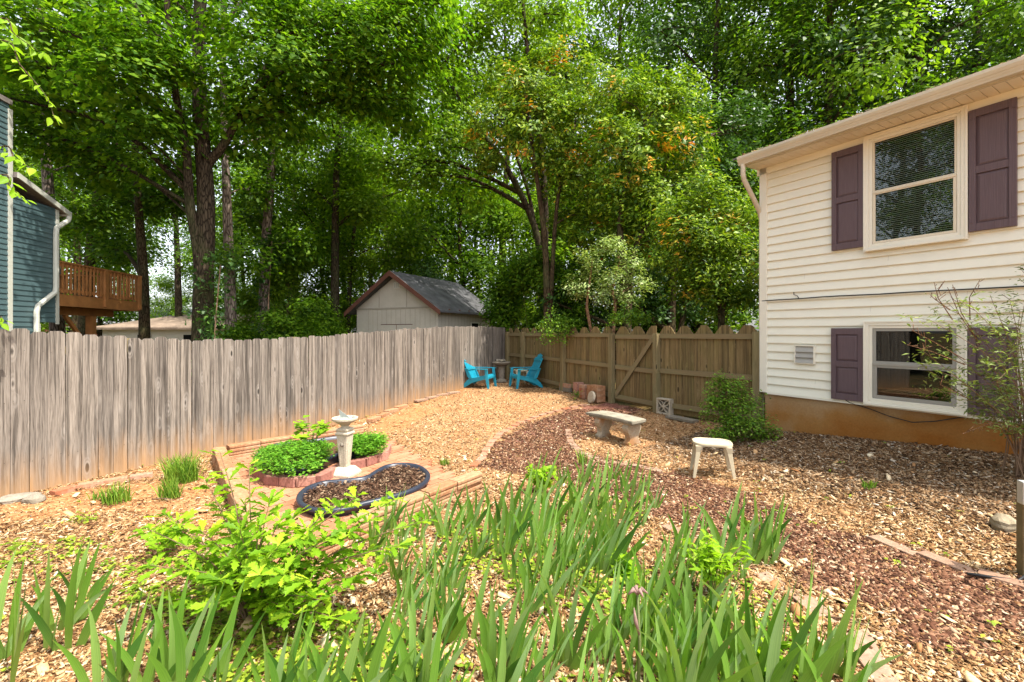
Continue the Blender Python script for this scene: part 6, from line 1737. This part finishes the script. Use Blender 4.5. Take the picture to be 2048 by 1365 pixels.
# a few twigs and curled leaves
for i, (px, py, L, rz2) in enumerate(((330, 1003, .32, -.2), (250, 985, .3, 1.2), (1700, 1250, .22, -.5), (1560, 1265, .2, .3))):
    x, y, z = unp(px, py); m = MB(); m.tube([(-L / 2, 0, .01), (0, .02, .022), (L / 2, -.01, .012)], [.006, .005, .002], 5); o = m.build("twig", M['stem'], None, smooth=True)
    o.location = (x, y, z); o.rotation_euler = (0, 0, rz2); tag(o, ["dead twig on the soil right of the thin grass tuft", "upright dead stalk by the thin grass tuft", "twig on the red mulch at the lower right", "twig on the chips beside the front irises"][i], "twig")
def big_leaf(px, py, s, label, rz2):
    x, y, z = unp(px, py); V, F = lobed_leaves([(0, 0, .02)], [(1, .1, .1)], [s], int(px)); o = mesh_obj("fallen_leaf", np_mesh("fallen_leaf", V, F, M['litter'])); o.location = (x, y, z + .005); o.rotation_euler = (0, 0, rz2)
    tag(o, label, "leaf")
big_leaf(1738, 1093, .12, "pale dry leaf lying on the red mulch near the house side pavers", .0)
big_leaf(1320, 1170, .10, "whitish dry leaf on the chips below the dense drift", 2.0)
big_leaf(1298, 1045, .10, "curled tan leaf at the right edge of the drift", 1.2)
big_leaf(1955, 996, .10, "tan leaf in the house's shadow near the post", .3)

# young tree outside the left edge whose bright branches hang into view
def branch_tree():
    b = (-5.75, 4.15, g(-5.75, 4.15)); t = thing("young_tree", "young tree at the left edge with bright lime leaves on a few hanging branches", "tree", b)
    st = MB(); st.tube(smooth_path([(0, 0, 0), (.05, 0, 1.6), (-.05, 0, 3.0), (.1, .1, 5.2)], 4), [.045 - .0024 * i for i in range(13)], 7)
    B_ = []; D_ = []; S_ = []; r_ = random.Random(3)
    for p0, pts in (((0, 0, 2.6), [(-10, 300, 4.4), (30, 318, 4.4), (62, 338, 4.4)]), ((0, 0, 2.5), [(-10, 355, 4.3), (20, 375, 4.3), (48, 398, 4.3)]), ((.0, 0, 4.0), [(-10, 40, 4.5), (30, 70, 4.5), (80, 105, 4.5)]), ((0, 0, 4.2), [(0, 80, 4.8), (40, 130, 4.8), (90, 190, 4.8), (110, 240, 4.8)]), ((0, 0, 1.3), [(-20, 640, 4.45), (2, 645, 4.45)])):
        path = smooth_path([p0] + [rel(b, *q) for q in pts], 6); st.tube(path, [.012 * (1 - .8 * k / (len(path) - 1)) for k in range(len(path))], 5)
        for k in range(5, len(path)):
            for sg in (-1, 1):
                if r_.random() < .25: continue
                B_.append(path[k] + Vector((r_.gauss(0, .02), sg * .01, -.01))); D_.append(Vector((r_.uniform(-.6, 1.0), sg * r_.uniform(.2, 1), -r_.uniform(.3, 1.3)))); S_.append(r_.uniform(.06, .13))
    st.build("trunk", M['bark_brown'], t, smooth=True)
    prof = [(0, .03), (.15, .32), (.35, .50), (.6, .40), (.82, .18), (1, 0)]; V, F = [], []
    for q, d, s in zip(B_, D_, S_):
        d = d.normalized(); up = Vector((r_.gauss(.5, .4), r_.gauss(0, .4), .8)); up = (up - d * up.dot(d)).normalized(); sd = d.cross(up); o = len(V)
        for f, w in prof:
            p = q + d * f * s; V += [tuple(p + sd * w * s * .55 + up * w * s * .2), tuple(p), tuple(p - sd * w * s * .55 + up * w * s * .2)]
        for i in range(5):
            for k in range(2): F.append((o + i * 3 + k, o + i * 3 + k + 1, o + i * 3 + 4 + k, o + i * 3 + 3 + k))
    mesh_obj("crown", np_mesh("lime_leaves", np.array(V), np.array(F), M['lime'], smooth=True), t)
branch_tree()
